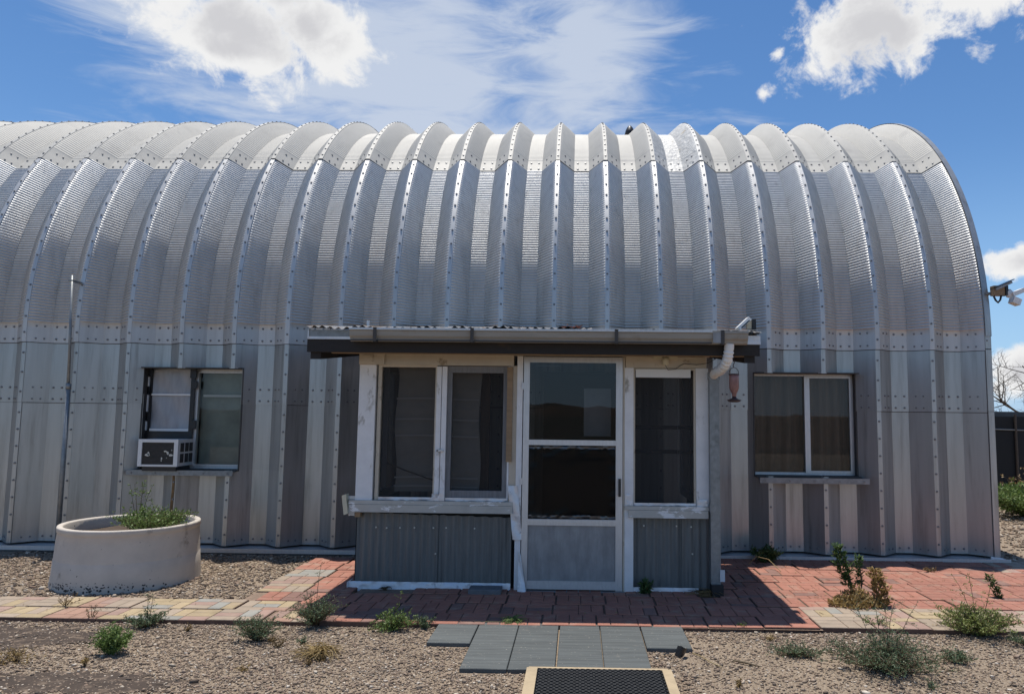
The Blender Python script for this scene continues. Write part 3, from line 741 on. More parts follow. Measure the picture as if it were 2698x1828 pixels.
# shade cloth behind the two left windows
c_ = MB()
def shade(i, j):
    f_ = j*6.2
    return (4.70+.78*i+.014*math.sin(j*9)*(1-i)+.012*math.sin(j*8)*i, YP+.16+.010*math.sin(i*4)+.022*abs(math.sin(f_*math.pi/1.0))*.5, .86+1.16*j)
c_.grid(shade, 10, 60)
tag(c_.build('shade_cloth', 'shade_cloth', smooth=True, org=(5.0, YP+.16, .86)), 'grey beige roman shade with horizontal folds behind the left porch windows', 'curtain')
sc_ = bpy.data.objects['shade_cloth']
for zz in (1.70, 1.51, 1.36, .98, .90):  # pale strips painted in for the light on the cloth's folds
    q = MB(); q.grid(lambda i, j: (4.70+.77*i, YP+.145, zz+.014*j+.006*math.sin(i*5)), 10, 1); q.build('fold_highlight', 'fold_highlight_cloth', sc_)
tag(MB().box(5.475, 5.56, YP+.22, YP+.26, .3, 2.05).build('wood_screen_board', 'brown_wood', org=(5.4, YP+.24, .3)), 'brown wooden upright board inside the second porch window', 'board')
tag(MB().tube([(4.56, YP+.10, 1.155), (4.80, YP+.09, 1.06), (5.09, YP+.075, .965)], .006, 6).build('cable', 'black_plastic', org=(4.8, YP+.1, 1.0)), 'thin black cable slanting across the first porch window', 'cable')
# black poles across the right porch window
def text_mesh(body, size, loc, parent, m_, name='lettering'):
    cu = bpy.data.curves.new('lettering', 'FONT'); cu.body = body; cu.size = size; cu.extrude = .0004; cu.shear = .25
    o = bpy.data.objects.new('tmp_text', cu); COL.objects.link(o)
    bpy.context.view_layer.update()
    me = bpy.data.meshes.new_from_object(o.evaluated_get(bpy.context.evaluated_depsgraph_get()))
    bpy.data.objects.remove(o); me.materials.clear(); me.materials.append(MATS[m_])
    ob = bpy.data.objects.new(name, me); COL.objects.link(ob); ob.parent = parent
    po = ORG[parent.name]; ob.location = (loc[0]-po[0], loc[1]-po[1], loc[2]-po[2]); ob.rotation_euler = (math.pi/2, 0, 0)
for z, lab, tx, xx, g_ in ((1.470, 'upper black pole racked across the right porch window', 'Fit Max', 6.995, .022), (1.250, 'lower black pole with pale ZIP lettering across the right porch window', 'ZIP', 7.30, .026)):
    pl_ = thing('rod', lab, 'rod', (7.16, YP+.11, z))
    MB().tube([(6.86, YP+.11, z), (7.46, YP+.11, z)], .017, 10).build('shaft', 'black_plastic', pl_, smooth=True)
    MB().tube([(6.9, YP+.10, z-.001), (7.05, YP+.10, z-.001)], .0195, 10).build('grip', 'black_rubber', pl_, smooth=True)
    text_mesh(tx, g_, (xx, YP+.0915, z-.008), pl_, 'paper')
pl_ = thing('notice_sheet', 'pale grey sheet of paper taped inside the door glass', 'paper', (6.55, YP+.20, 1.5))
q = MB(); q.grid(lambda i, j: (6.44+.25*i, YP+.20+.004*math.sin(i*8+j*5), 1.38+.44*j), 8, 8); q.build('sheet', 'paper', pl_, smooth=True)

# storm door
dx0, dx1, dz0, dz1 = 5.888, 6.790, .034, 2.100
door = bpy.data.objects.new('door', None); COL.objects.link(door); door.parent = porch
ORG[door.name] = (dx0, YP, dz0); po = ORG[porch.name]; door.location = (dx0-po[0], YP-po[1], dz0-po[2]); door['label'] = 'aluminium storm door with dark glass over a dented kick panel'
ya, yb = YP-.030, YP+.005
pb('stile', 'aluminium', (dx0+.004, dx0+.058, ya, yb, dz0+.004, dz1-.006), parent=door)
pb('stile', 'aluminium', (dx1-.064, dx1-.004, ya, yb, dz0+.004, dz1-.006), parent=door)
pb('top_rail', 'aluminium', (dx0+.058, dx1-.064, ya+.001, yb, 2.044, dz1-.006), parent=door)
pb('middle_rail', 'aluminium', (dx0+.058, dx1-.064, ya-.002, yb, 1.303, 1.350), parent=door)
pb('kick_rail', 'aluminium', (dx0+.058, dx1-.064, ya+.001, yb, .598, .652), (dx0+.058, dx1-.064, ya-.004, ya+.001, .622, .648), parent=door)
pb('bottom_rail', 'aluminium', (dx0+.058, dx1-.064, ya+.001, yb, .068, .118), (dx0, dx1-.004, ya-.006, ya-.001, .048, .086), parent=door)
pb('kick_panel', 'aluminium_dull', (dx0+.05, dx1-.056, ya+.016, ya+.022, .11, .605), parent=door)
MB().add([(dx0+.05, ya+.014, 1.345), (dx1-.056, ya+.014, 1.345), (dx1-.056, ya+.014, 2.05), (dx0+.05, ya+.014, 2.05)], [(0, 1, 2, 3)]).build('upper_pane', 'door_glass', door)
MB().add([(dx0+.05, ya+.024, .65), (dx1-.056, ya+.024, .65), (dx1-.056, ya+.024, 1.31), (dx0+.05, ya+.024, 1.31)], [(0, 1, 2, 3)]).build('lower_screen', 'insect_screen', door)
rr = random.Random(5); offs = [[rr.uniform(-1, 1) for _ in range(31)] for _ in range(31)]
q = MB(); q.grid(lambda i, j: (dx0+.054+.786*i, ya+.012-.009*offs[round(j*24)][round(i*24)]*(1 if (j < .1 or j > .9 or i < .08 or i > .93) else .1), .655+.645*j), 24, 24)
q.build('film', 'clear_film', door, smooth=True)
crk = random.Random(9)
for zz in (1.272, .662):
    q = MB(); of = [[crk.uniform(-1, 1) for _ in range(41)] for _ in range(4)]
    q.grid(lambda i, j: (dx0+.062+.77*i, ya+.006+.006*of[round(j*3)][round(i*40)], zz+.024*j+.006*of[0][round(i*40)]), 40, 3); q.build('film_edge', 'film_shine', door, smooth=True)
pb('handle', 'black_plastic', (dx1-.042, dx1-.020, ya-.045, ya-.028, .86, 1.015), (dx1-.040, dx1-.022, ya-.03, ya, .87, .89), (dx1-.040, dx1-.022, ya-.03, ya, .985, 1.005), parent=door)
pb('closer_chain', 'aluminium', (dx0+.10, dx0+.33, ya+.03, ya+.034, 2.015, 2.019), parent=door)
pb('hinge', 'aluminium', (dx0-.012, dx0+.004, ya-.006, ya, 1.80, 1.86), (dx0-.012, dx0+.004, ya-.006, ya, .95, 1.01), (dx0-.012, dx0+.004, ya-.006, ya, .25, .31), parent=door)
pb('door_frame', 'cream_paint', (5.800, 6.812, YP-.016, YP+.08, 2.104, 2.112), (6.790, 6.806, YP-.02, YP+.06, .03, 2.10))
pb('threshold', 'aluminium_dull', (5.885, 6.806, YP-.06, YP+.10, .0, .036))

# roof, fascia, gutter, downspout
ef = 6.30
roof = bpy.data.objects.new('roof', None); COL.objects.link(roof); roof.parent = porch
ORG[roof.name] = (6.0, 7.3, 2.2); roof.location = tuple(a-b for a, b in zip((6.0, 7.3, 2.2), ORG[porch.name]))
def rz(y): return 2.292+(y-6.24)*.112
def rsheet(x0, x1, nw, name, lift):
    q = MB(); n = nw*8
    q.grid(lambda i, j: (x0+(x1-x0)*i, 6.235+2.20*j, rz(6.235+2.20*j)+lift+.009*math.cos(i*nw*2*math.pi)+(.012*math.sin(i*21)*math.sin(i*5) if j == 0 else 0)), n, 6)
    q.build(name, 'roof_sheet', roof, smooth=True)
rsheet(4.06, 5.30, 18, 'roof_sheet', .006); rsheet(5.26, 6.50, 18, 'roof_sheet', .012); rsheet(6.46, 7.93, 21, 'roof_sheet', -.006)
def pr(name, m_, *boxes):
    q = MB()
    for bx in boxes: q.box(*bx)
    return q.build(name, m_, roof)
pr('fascia', 'dark_fascia', (4.05, 7.925, ef, ef+.035, 2.090, 2.232))
pr('drip_edge', 'foil_white', (4.06, 4.46, ef-.012, ef-.002, 2.200, 2.222), (4.055, 4.065, ef-.014, ef+.04, 2.20, 2.285))
pr('drip_edge', 'zinc_sheet', (4.066, 4.46, ef-.008, ef-.001, 2.223, 2.280))
pr('drip_edge', 'foil_white', (7.80, 7.93, ef-.014, ef-.002, 2.186, 2.214), (7.80, 7.93, ef-.010, ef-.001, 2.214, 2.262))
pr('soffit_strip', 'raw_wood', (4.25, 7.80, ef+.037, ef+.08, 2.083, 2.10))
for x in (4.07, 4.42, 5.05, 5.70, 6.35, 7.0, 7.55, 7.80):
    q = MB(); q.add([(x+dx, y, z) for dx in (0, .09) for y, z in ((ef+.036, 2.03 if x in (4.07, 7.80) else 2.10), (YW-.02, 2.24), (YW-.02, rz(YW)-.02), (ef+.036, rz(ef)-.02))],
                    [(0, 1, 2, 3), (7, 6, 5, 4), (0, 4, 5, 1), (1, 5, 6, 2), (2, 6, 7, 3), (3, 7, 4, 0)])
    q.build('rafter', 'dark_fascia', roof)
q = MB(); q.add([(x, y, rz(y)-.022-dz) for dz in (0, .012) for x, y in ((4.07, ef+.04), (7.91, ef+.04), (7.91, YW-.05), (4.07, YW-.05))], [(0, 1, 2, 3), (7, 6, 5, 4), (0, 4, 5, 1), (1, 5, 6, 2), (2, 6, 7, 3), (3, 7, 4, 0)])
q.build('roof_deck', 'dark_fascia', roof)
q = MB(); q.add([(6.5, 6.225, rz(6.23)+.012), (7.92, 6.225, rz(6.23)+.010), (7.92, 6.42, rz(6.42)+.012), (6.5, 6.42, rz(6.42)+.014)], [(0, 1, 2, 3)]); q.build('roof_flashing', 'foil_white', roof)
gut = [(6.292, 2.286), (6.292, 2.182), (6.225, 2.176), (6.205, 2.186), (6.198, 2.204), (6.180, 2.222), (6.172, 2.262), (6.163, 2.268), (6.163, 2.286), (6.176, 2.288), (6.178, 2.276), (6.186, 2.262), (6.192, 2.226), (6.215, 2.19), (6.28, 2.19), (6.284, 2.286)]
gt = bpy.data.objects.new('gutter', None); COL.objects.link(gt); gt.parent = porch
ORG[gt.name] = (6.1, 6.2, 2.2); gt.location = tuple(a-b for a, b in zip((6.1, 6.2, 2.2), ORG[porch.name]))
MB().prism(gut, 4.45, 7.50).build('gutter_run', 'gutter_tan', gt)
g2 = [(y-.004 if y < 6.25 else y, z-.001) for y, z in gut]
MB().prism(g2, 7.49, 7.80).build('gutter_end', 'gutter_tan', gt)
MB().box(4.45, 7.50, 6.1575, 6.1625, 2.272, 2.289).build('gutter_lip', 'aluminium', gt)
MB().box(4.45, 7.50, 6.190, 6.1965, 2.178, 2.190).build('gutter_lip', 'strap_dark', gt)
for x in (4.67, 5.49, 6.70, 7.585):
    q = MB(); q.box(x-.014, x+.014, 6.152, 6.157, 2.176, 2.290); q.box(x-.014, x+.014, 6.158, 6.30, 2.289, 2.293); q.box(x-.014, x+.014, 6.158, 6.23, 2.170, 2.175)
    q.build('strap', 'strap_dark', gt)
q = MB(); q.box(7.505, 7.572, 6.160, 6.166, 2.184, 2.284); q.build('joint_cover', 'aluminium_dull', gt)
# ribbed elbow and downpipe
pts = []; rad_ = []
path = [Vector(p) for p in ((7.655, 6.235, 2.185), (7.650, 6.24, 2.12), (7.645, 6.26, 2.06), (7.632, 6.31, 2.01), (7.615, 6.39, 1.975), (7.60, 6.48, 1.965), (7.597, 6.57, 1.962), (7.595, 6.64, 1.94))]
for i in range(len(path)-1):
    for k in range(12):
        f_ = k/12; pts.append(path[i].lerp(path[i+1], f_)); tt = i+f_
        rad_.append(.041+(.0045*math.sin(tt*2*math.pi*2.0) if .7 < tt < 5.2 else 0))
elb = MB().tube(pts, rad_, 18).build('flexible_elbow', 'white_plastic', gt, smooth=True, label='white ribbed plastic gutter elbow')
MB().box(7.556, 7.640, YP-.095, YP-.025, .12, 1.955).build('downpipe', 'zinc_sheet', gt)
MB().box(7.550, 7.646, YP-.100, YP-.020, 1.90, 1.965).build('downpipe_collar', 'zinc_sheet', gt)
MB().box(7.551, 7.645, YP-.099, YP-.021, .74, .80).build('downpipe_collar', 'zinc_sheet', gt)
MB().box(7.556, 7.655, YP-.14, YP-.03, .0, .125).build('downpipe_shoe', 'black_plastic', gt)
MB().box(7.63, 7.672, YP-.11, YP-.106, .15, .25).build('tag', 'paper', gt)

# cream bracket box at the left sill end
q = thing('wall_pad', 'cream plastic pad hung at the left end of the porch sill', 'plastic pad', (4.33, YP, .62))
MB().obox((4.318, YP-.02, .76), (.018, 0, .006), (0, .045, 0), (-.012, 0, .085)).build('pad', 'cream_plastic', q)
MB().box(4.33, 4.40, YP-.01, YP+.01, .80, .83).build('arm', 'aluminium', q)

# hummingbird feeder
hf = thing('bird_feeder', 'reddish glass bottle bird feeder hanging below the porch eave', 'bird feeder', (7.71, 6.33, 1.70))
fx, fy = 7.710, 6.33
MB().lathe((fx, fy, 1.73), [(.013, .0), (.018, .02), (.021, .04), (.034, .065), (.041, .085), (.042, .17), (.041, .195), (.036, .2)], 18, True, True).build('bottle', 'feeder_red', hf, smooth=True)
MB().lathe((fx, fy, 1.70), [(.02, -.004), (.045, .0), (.064, .014), (.05, .018), (.022, .03), (.016, .045)], 18, True, True).build('tray', 'feeder_dark', hf, smooth=True)
MB().lathe((fx, fy, 1.928), [(.045, .0), (.046, .006), (.03, .01)], 18, True, True).build('cap', 'feeder_dark', hf, smooth=True)
MB().tube([(fx-.042, fy, 1.93), (fx-.036, fy, 1.965), (fx-.02, fy, 1.985), (fx, fy, 1.993), (fx+.02, fy, 1.985), (fx+.036, fy, 1.965), (fx+.042, fy, 1.93)], .0028, 6).build('bail', 'feeder_dark', hf, smooth=True)
MB().tube([(fx, fy, 1.99), (fx-.006, fy, 2.01), (fx+.004, fy, 2.03), (fx, fy+.0, 2.09)], .004, 6).build('hook', 'feeder_dark', hf, smooth=True)

# solar lamp on the porch roof
sl = thing('solar_light', 'white tilted solar panel lamp with black backing on the right porch roof corner', 'solar lamp', (7.9, 6.62, rz(6.62)))
MB().obox((7.850, 6.58, 2.395), (.050, 0, .048), (0, .06, 0), (-.013, 0, .013)).build('panel', 'white_plastic', sl)
MB().obox((7.857, 6.54, 2.388), (.036, 0, .034), (0, .022, 0), (-.004, 0, .004)).build('lens', 'solar_dark', sl)
MB().obox((7.905, 6.60, 2.39), (.02, 0, .0), (0, .02, 0), (.0, 0, .035)).build('bracket', 'cream_plastic', sl)
MB().box(7.928, 7.962, 6.57, 6.64, rz(6.6)-.01, 2.44).build('backing', 'black_plastic', sl)
MB().tube([(4.478, 6.62, 2.33), (4.478, 6.62, 2.40)], .012, 10)
q = thing('roof_pipe_stub', 'short white plastic pipe stub on the left of the porch roof', 'pipe', (4.478, 6.62, 2.33))
MB().tube([(4.478, 6.62, 2.32), (4.478, 6.62, 2.405)], .013, 10).build('stub', 'white_plastic', q)
MB().box(4.44, 4.462, 6.61, 6.64, 2.33, 2.37).build('block', 'raw_wood', q)
q = MB(); r2 = random.Random(3)
for i in range(26):
    c0 = Vector((6.22+r2.random()*.2, 6.75+r2.random()*.1, rz(6.8)+.014+r2.random()*.03*(1-i/30))); d_ = Vector((r2.uniform(-.05, .06), r2.uniform(-.04, .04), r2.uniform(-.008, .012)))
    q.tube([c0, c0+d_], .004, 4)
tag(q.build('rusty_twigs', 'rust_red', org=(6.3, 6.8, rz(6.8))), 'small heap of rusty red twigs on the porch roof', 'twigs')
# dark lump on the crown of the hut
q = MB(); rr = random.Random(8); n = 10
q.lathe((7.14, 10.9, 5.80), [(.05, -.05), (.085, .0), (.07, .06), (.045, .11), (.02, .14)], 9, True, True)
tag(q.build('roof_vent', 'black_plastic', org=(7.14, 10.9, 5.8), smooth=True), 'small black vent stub on the hut crown', 'vent')

# flood lamps at the right end of the hut
fl_ = thing('flood_lamp', 'white twin headed flood lamp with black box at the right hut end', 'lamp', (11.1, 8.32, 2.95))
MB().obox((11.10, 8.33, 3.01), (.06, 0, .0), (0, .04, 0), (-.0, 0, .055)).build('junction_box', 'raw_wood', fl_)
MB().obox((11.14, 8.31, 3.06), (.09, 0, .042), (0, .05, 0), (-.005, 0, .012)).build('hood', 'aluminium_dull', fl_)
MB().obox((11.145, 8.31, 3.085), (.105, 0, .047), (0, .06, 0), (-.002, 0, .004)).build('solar_plate', 'solar_dark', fl_)
MB().box(11.165, 11.195, 8.28, 8.36, 2.955, 3.065).build('battery_box', 'black_plastic', fl_)
MB().tube([(11.045, 8.32, 2.96), (11.065, 8.31, 2.90), (11.09, 8.31, 2.875), (11.115, 8.31, 2.905), (11.13, 8.31, 2.96)], .011, 8).build('cable', 'black_plastic', fl_, smooth=True)
MB().lathe((11.215, 8.3, 2.94), [(.015, -.01), (.035, 0), (.035, .06), (.015, .085)], 12, True, True).build('sensor_base', 'white_plastic', fl_, smooth=True)
MB().obox((11.29, 8.29, 2.985), (.065, 0, .028), (0, .05, 0), (-.010, 0, .022)).build('lamp_head', 'white_plastic', fl_)
MB().obox((11.255, 8.27, 2.885), (.040, 0, -.018), (0, .05, 0), (.012, 0, .032)).build('lamp_head', 'white_plastic', fl_)
MB().tube([(11.215, 8.3, 2.95), (11.235, 8.285, 2.915), (11.25, 8.275, 2.89)], .014, 8).build('swivel', 'white_plastic', fl_, smooth=True)
MB().tube([(11.22, 8.3, 2.965), (11.26, 8.29, 2.975)], .014, 8).build('swivel', 'white_plastic', fl_, smooth=True)
MB().box(10.99, 11.06, 8.35, 8.5, 2.975, 3.0).build('arm', 'zinc_sheet', fl_)

# ------------------------------------------------------------------ planter
PX_, PY_ = 2.18, 7.05
pt_ = thing('planter', 'round pale concrete ring planter full of weeds by the left hut window', 'planter', (PX_, PY_, 0))
MB().lathe((PX_, PY_, 0), [(.622, -.03), (.618, .02), (.607, .12), (.600, .235), (.597, .24), (.596, .245), (.588, .40), (.581, .468), (.584, .475), (.588, .48), (.589, .515), (.585, .526), (.545, .526), (.538, .515), (.535, .40)], 72).build('ring', 'concrete', pt_, smooth=True)
fk = random.Random(77); q = MB()
for _ in range(230):
    a = -math.pi/2+fk.gauss(-.15, .55); z = .02+abs(fk.gauss(0, .07)) if fk.random() < .82 else fk.uniform(.1, .5)
    r_ = .619-.036*min(z/.24, 1)-.020*max(0, (z-.24)/.22)+.0035; sz = fk.uniform(.003, .011)*(1.2 if z < .12 else .6)
    c_ = Vector((PX_+r_*math.cos(a), PY_+r_*math.sin(a), z)); t1 = Vector((-math.sin(a), math.cos(a), 0)); t2 = Vector((0, 0, 1))
    q.add([c_+(t1*math.cos(k*math.pi/3)+t2*math.sin(k*math.pi/3))*sz*fk.uniform(.5, 1.3) for k in range(6)], [tuple(range(6))])
stuff(q.build('stain_specks', 'black_rubber', pt_))
q = MB(); q.grid(lambda i, j: (PX_+.54*j*math.cos(2*math.pi*i), PY_+.54*j*math.sin(2*math.pi*i), .425+.012*math.sin(i*40)*math.sin(j*9)), 40, 8); q.build('soil', 'soil', pt_, smooth=True)

# ------------------------------------------------------------------ paved path
path_ = struct(bpy.data.objects.new('paved_path', None)); COL.objects.link(path_); ORG[path_.name] = (0, 0, 0)
BW, BH = .41, .296
TIL = [[(0,0,2,1),(2,0,2,1),(0,1,1,2),(1,1,1,2),(2,1,1,2),(3,1,1,2)],
       [(0,0,2,1),(0,1,2,1),(0,2,2,1),(2,0,1,2),(3,0,1,2),(2,2,2,1)],
       [(0,0,1,2),(1,0,2,1),(3,0,1,2),(1,1,2,1),(0,2,2,1),(2,2,2,1)],
       [(0,0,2,1),(2,0,1,2),(3,0,1,2),(0,1,1,2),(1,1,1,2),(2,2,2,1)],
       [(0,0,1,2),(1,0,1,2),(2,0,2,1),(2,1,2,1),(0,2,2,1),(2,2,2,1)]]
MIX = ['paver_tan', 'paver_yellow', 'paver_grey', 'paver_pink', 'paver_orange', 'paver_tan', 'paver_tan', 'paver_yellow']
slabs = []     # (x, y, kind)
Y0 = 5.625; RP = .2975
for r_ in range(2):                                   # mixed strip at the left
    for c_ in range(8): slabs.append((4.06-.412*(c_+1)+.07*r_-.02, Y0+RP*r_, 'mix'))
slabs += [(4.06, Y0, 'mix'), (4.13, Y0+RP, 'brown'), (3.735, Y0+2*RP, 'brown')]
for r_, kd in ((3, 'mix'), (4, 'mix'), (5, 'mixg'), (6, 'red'), (7, 'red')): slabs.append((3.60+.02*(r_ % 2), Y0+r_*RP, kd))
for r_ in range(2, 8): slabs.append((4.02+.02*(r_ % 2)+(.13 if r_ == 2 else 0), Y0+r_*RP, 'red'))
for c_ in range(9):                                   # in front of the porch
    for r_ in range(4):
        x = (4.478 if r_ == 0 else 4.548)+c_*.412+(.02 if r_ == 2 else 0)
        if r_ == 3 and (x < 4.7 or x > 7.2): continue
        slabs.append((x, Y0+.012*c_/3+r_*RP, 'red' if r_ or c_ > 1 else 'brown'))
for c_ in range(-1, 11):                                  # right of the porch
    for r_ in range(9):
        x = 8.19+(c_-1)*.412+(.05*(r_ % 3) if r_ > 1 else .0); y = Y0+.045+r_*RP
        if x < 8.1 and r_ < 3: continue
        if x < 7.3 or (x < 7.6 and r_ < 4): continue
        kind = 'mix' if r_ < 2 else ('pinky' if r_ >= 7 and c_ > 6 else 'red')
        if y > 8.22: continue
        slabs.append((x, y, kind))
allb = []
for si, (x, y, kind) in enumerate(slabs):
    rr = random.Random(si*13+5); til = rr.choice(TIL); fx_, fy_ = rr.random() < .5, rr.random() < .5
    dz = rr.uniform(-.005, .005); tilt = rr.uniform(-.006, .006)
    bs = []
    base = rr.choice(MIX)
    for (i, j, wi, hj) in til:
        if fx_: i = 4-i-wi
        if fy_: j = 3-j-hj
        if kind == 'red': m_ = 'paver_red' if rr.random() < .93 else 'paver_brown'
        elif kind == 'brown': m_ = 'paver_brown' if rr.random() < .7 else 'paver_red'
        elif kind == 'mixg': m_ = rr.choice(['paver_grey', 'paver_grey', 'paver_tan'])
        elif kind == 'pinky': m_ = rr.choice(['paver_pink', 'paver_tan', 'paver_red'])
        elif kind == 'redf': m_ = 'paver_red'
        else: m_ = base if rr.random() < .45 else rr.choice(MIX)
        g = .0028
        bs.append((x+(.004 if i == 0 else 0)+i*.1025+g, x-(.004 if i+wi == 4 else 0)+(i+wi)*.1025-g, y+.001+j*.098+g, y+.001+(j+hj)*.098-g, m_))
    slabs[si] = (x, y, kind, bs, dz, tilt)
order = sorted(range(len(slabs)), key=lambda k: (slabs[k][1], abs(slabs[k][0]-6)))
single = set(); cnt = 0
for k in order:
    if cnt+6 <= 300 and slabs[k][0] > .2: single.add(k); cnt += 6
mat('joint_sand', (.22, .155, .11), .95, var=.3, vscale=30)
for bx in ((.75, 4.48, Y0+.02, Y0+.58), (3.62, 4.42, Y0+.58, 8.1), (4.48, 8.2, Y0+.02, 6.70), (7.60, 12.6, Y0+.06, 8.24)):
    MB().add([(bx[0], bx[2], .0235), (bx[1], bx[2], .0235), (bx[1], bx[3], .0235), (bx[0], bx[3], .0235)], [(0, 1, 2, 3)]).build('joint_sand', 'joint_sand', path_)
MB().bevbox(7.622, 7.768, 6.53, 6.825, -.02, .036, .004).build('paver', 'paver_red', path_)
SM = {}
PAVM = ['paver_red', 'paver_brown', 'paver_tan', 'paver_yellow', 'paver_grey', 'paver_pink', 'paver_orange', 'paver_bed']
def brick_mesh(wi, hj, m_):
    key = (round(wi, 3), round(hj, 3), m_)
    if key not in SM:
        SM[key] = MB().bevbox(-wi/2, wi/2, -hj/2, hj/2, -.012, .0055, .0035).mesh('brick', m_)
    return SM[key]
for k, (x, y, kind, bs, dz, tilt) in enumerate(slabs):
    z0 = .030+dz
    q = MB(); q.cur = 7; q.box(x+.002, x+BW-.002, y+.002, y+BH-.002, -.02, z0)
    if k not in single:
        for x0, x1, y0, y1, m_ in bs:
            q.cur = PAVM.index(m_); q.bevbox(x0, x1, y0, y1, z0-.01, z0+.0055, .0035)
    sb = q.build('paver', PAVM, path_)
    sb['kind'] = 'stuff' if k not in single else 'part'
    if k in single:
        del sb['kind']
        for x0, x1, y0, y1, m_ in bs:
            inst('brick', brick_mesh(x1-x0, y1-y0, m_), sb, ((x0+x1)/2, (y0+y1)/2, z0))

# ------------------------------------------------------------------ rubber tiles, door mat, small things
names = []
def tile(x0, x1, y0, y1, lab):
    q = MB(); q.bevbox(x0, x1, y0, y1, 0, .028, .004)
    names.append(tag(q.build('rubber_tile', 'rubber_tile', org=((x0+x1)/2, (y0+y1)/2, 0)), lab, 'mat', 'rubber tiles laid before the porch door'))
for i in range(4):
    x0 = 5.668+i*.2955+.006*(i > 1)
    tile(x0, x0+.290, 4.70, 5.70-.004*i, ['long grey rubber tile beside the left short tile', 'long grey rubber tile second from the left short tile', 'long grey rubber tile second from the right short tile', 'long grey rubber tile beside the right short tile'][i])
tile(5.365, 5.660, 5.20, 5.715, 'short grey rubber tile with gravel on its left side')
tile(6.860, 7.165, 5.155, 5.685, 'short grey rubber tile next to the black shard')
dm = thing('door_mat', 'black rubber ring mat set in a pale wooden frame', 'door mat', (6.52, 4.4, 0))
q = MB(); q.box(6.095, 6.945, 4.672, 4.70, 0, .045); q.build('frame_board', 'pale_wood', dm)
q = MB(); q.box(6.085, 6.150, 3.9, 4.672, 0, .050); q.build('frame_board', 'pale_wood', dm)
q = MB(); q.box(6.905, 6.962, 3.9, 4.672, 0, .050); q.build('frame_board', 'pale_wood', dm)
q = MB(); q.box(6.085, 6.962, 3.86, 3.9, 0, .050); q.build('frame_board', 'pale_wood', dm)
q = MB(); sx, sy = .0330, .0235
for j in range(33):
    for i in range(23):
        cx_ = 6.160+(i+.5*(j % 2))*sx; cy_ = 3.905+j*sy
        if cx_ > 6.895 or cy_ > 4.66: continue
        n = 8; vs = []
        for z, r_ in ((.028, 1.0), (.047, 1.0), (.047, .74), (.028, .74)):
            vs += [(cx_+.0180*r_*math.cos(k*2*math.pi/n), cy_+.0150*r_*math.sin(k*2*math.pi/n), z) for k in range(n)]
        q.add(vs, [(a_*n+k, a_*n+(k+1) % n, (a_+1)*n+(k+1) % n, (a_+1)*n+k) for a_ in range(3) for k in range(n)])
q.build('ring_mat', 'black_rubber', dm)
q = MB(); q.box(6.15, 6.905, 3.9, 4.655, .002, .016); q.build('mat_bed', 'soil', dm)
tag(MB().bevbox(5.455, 5.735, 6.50, 6.665, 0, .078, .006).build('stone_block', 'stone_grey', org=(5.6, 6.58, .03)), 'plain dark grey block lying against the porch foot', 'block')
q = MB(); q.grid(lambda i, j: (7.035+.065*i+.02*j, 5.085-.05*math.sin(i*math.pi)-.01*j, .002+.075*j*(1-.5*abs(i-.3))+.004), 6, 6)
q.grid(lambda i, j: (6.96+.05*i, 5.05+.03*j, .012+.012*math.sin(i*3)), 4, 3)
tag(q.build('plastic_shard', 'black_plastic', org=(7.06, 5.07, 0)), 'bent black plastic shard on the gravel', 'debris')
tag(MB().tube([(7.40, 4.98, .012), (7.47, 4.93, .015), (7.55, 4.87, .012)], [.006, .008, .004], 6).build('stick', 'stem_brown', org=(7.5, 4.9, 0)), 'short dark stick on bare dirt right of the tiles', 'stick')
tag(MB().tube([(7.16, 5.12, .01), (7.21, 5.02, .016), (7.24, 4.92, .02), (7.30, 4.85, .012)], .004, 5).build('stick', 'stem_straw', org=(7.2, 5, 0)), 'thin pale stick beside the black shard', 'stick')
tag(MB().tube([(5.62, 5.705, .03), (5.75, 5.70, .034), (5.98, 5.71, .03)], .005, 5).build('stick', 'stem_straw', org=(5.8, 5.7, 0)), 'pale straw stick along the paver edge', 'stick')
tag(MB().tube([(8.17, 7.90, .05), (8.24, 7.86, .14), (8.34, 7.76, .13), (8.42, 7.6, .045)], .004, 5).build('dead_grass', 'stem_straw', org=(8.3, 7.8, 0.03)), 'arched dry grass blade by the porch shadow edge', 'grass')

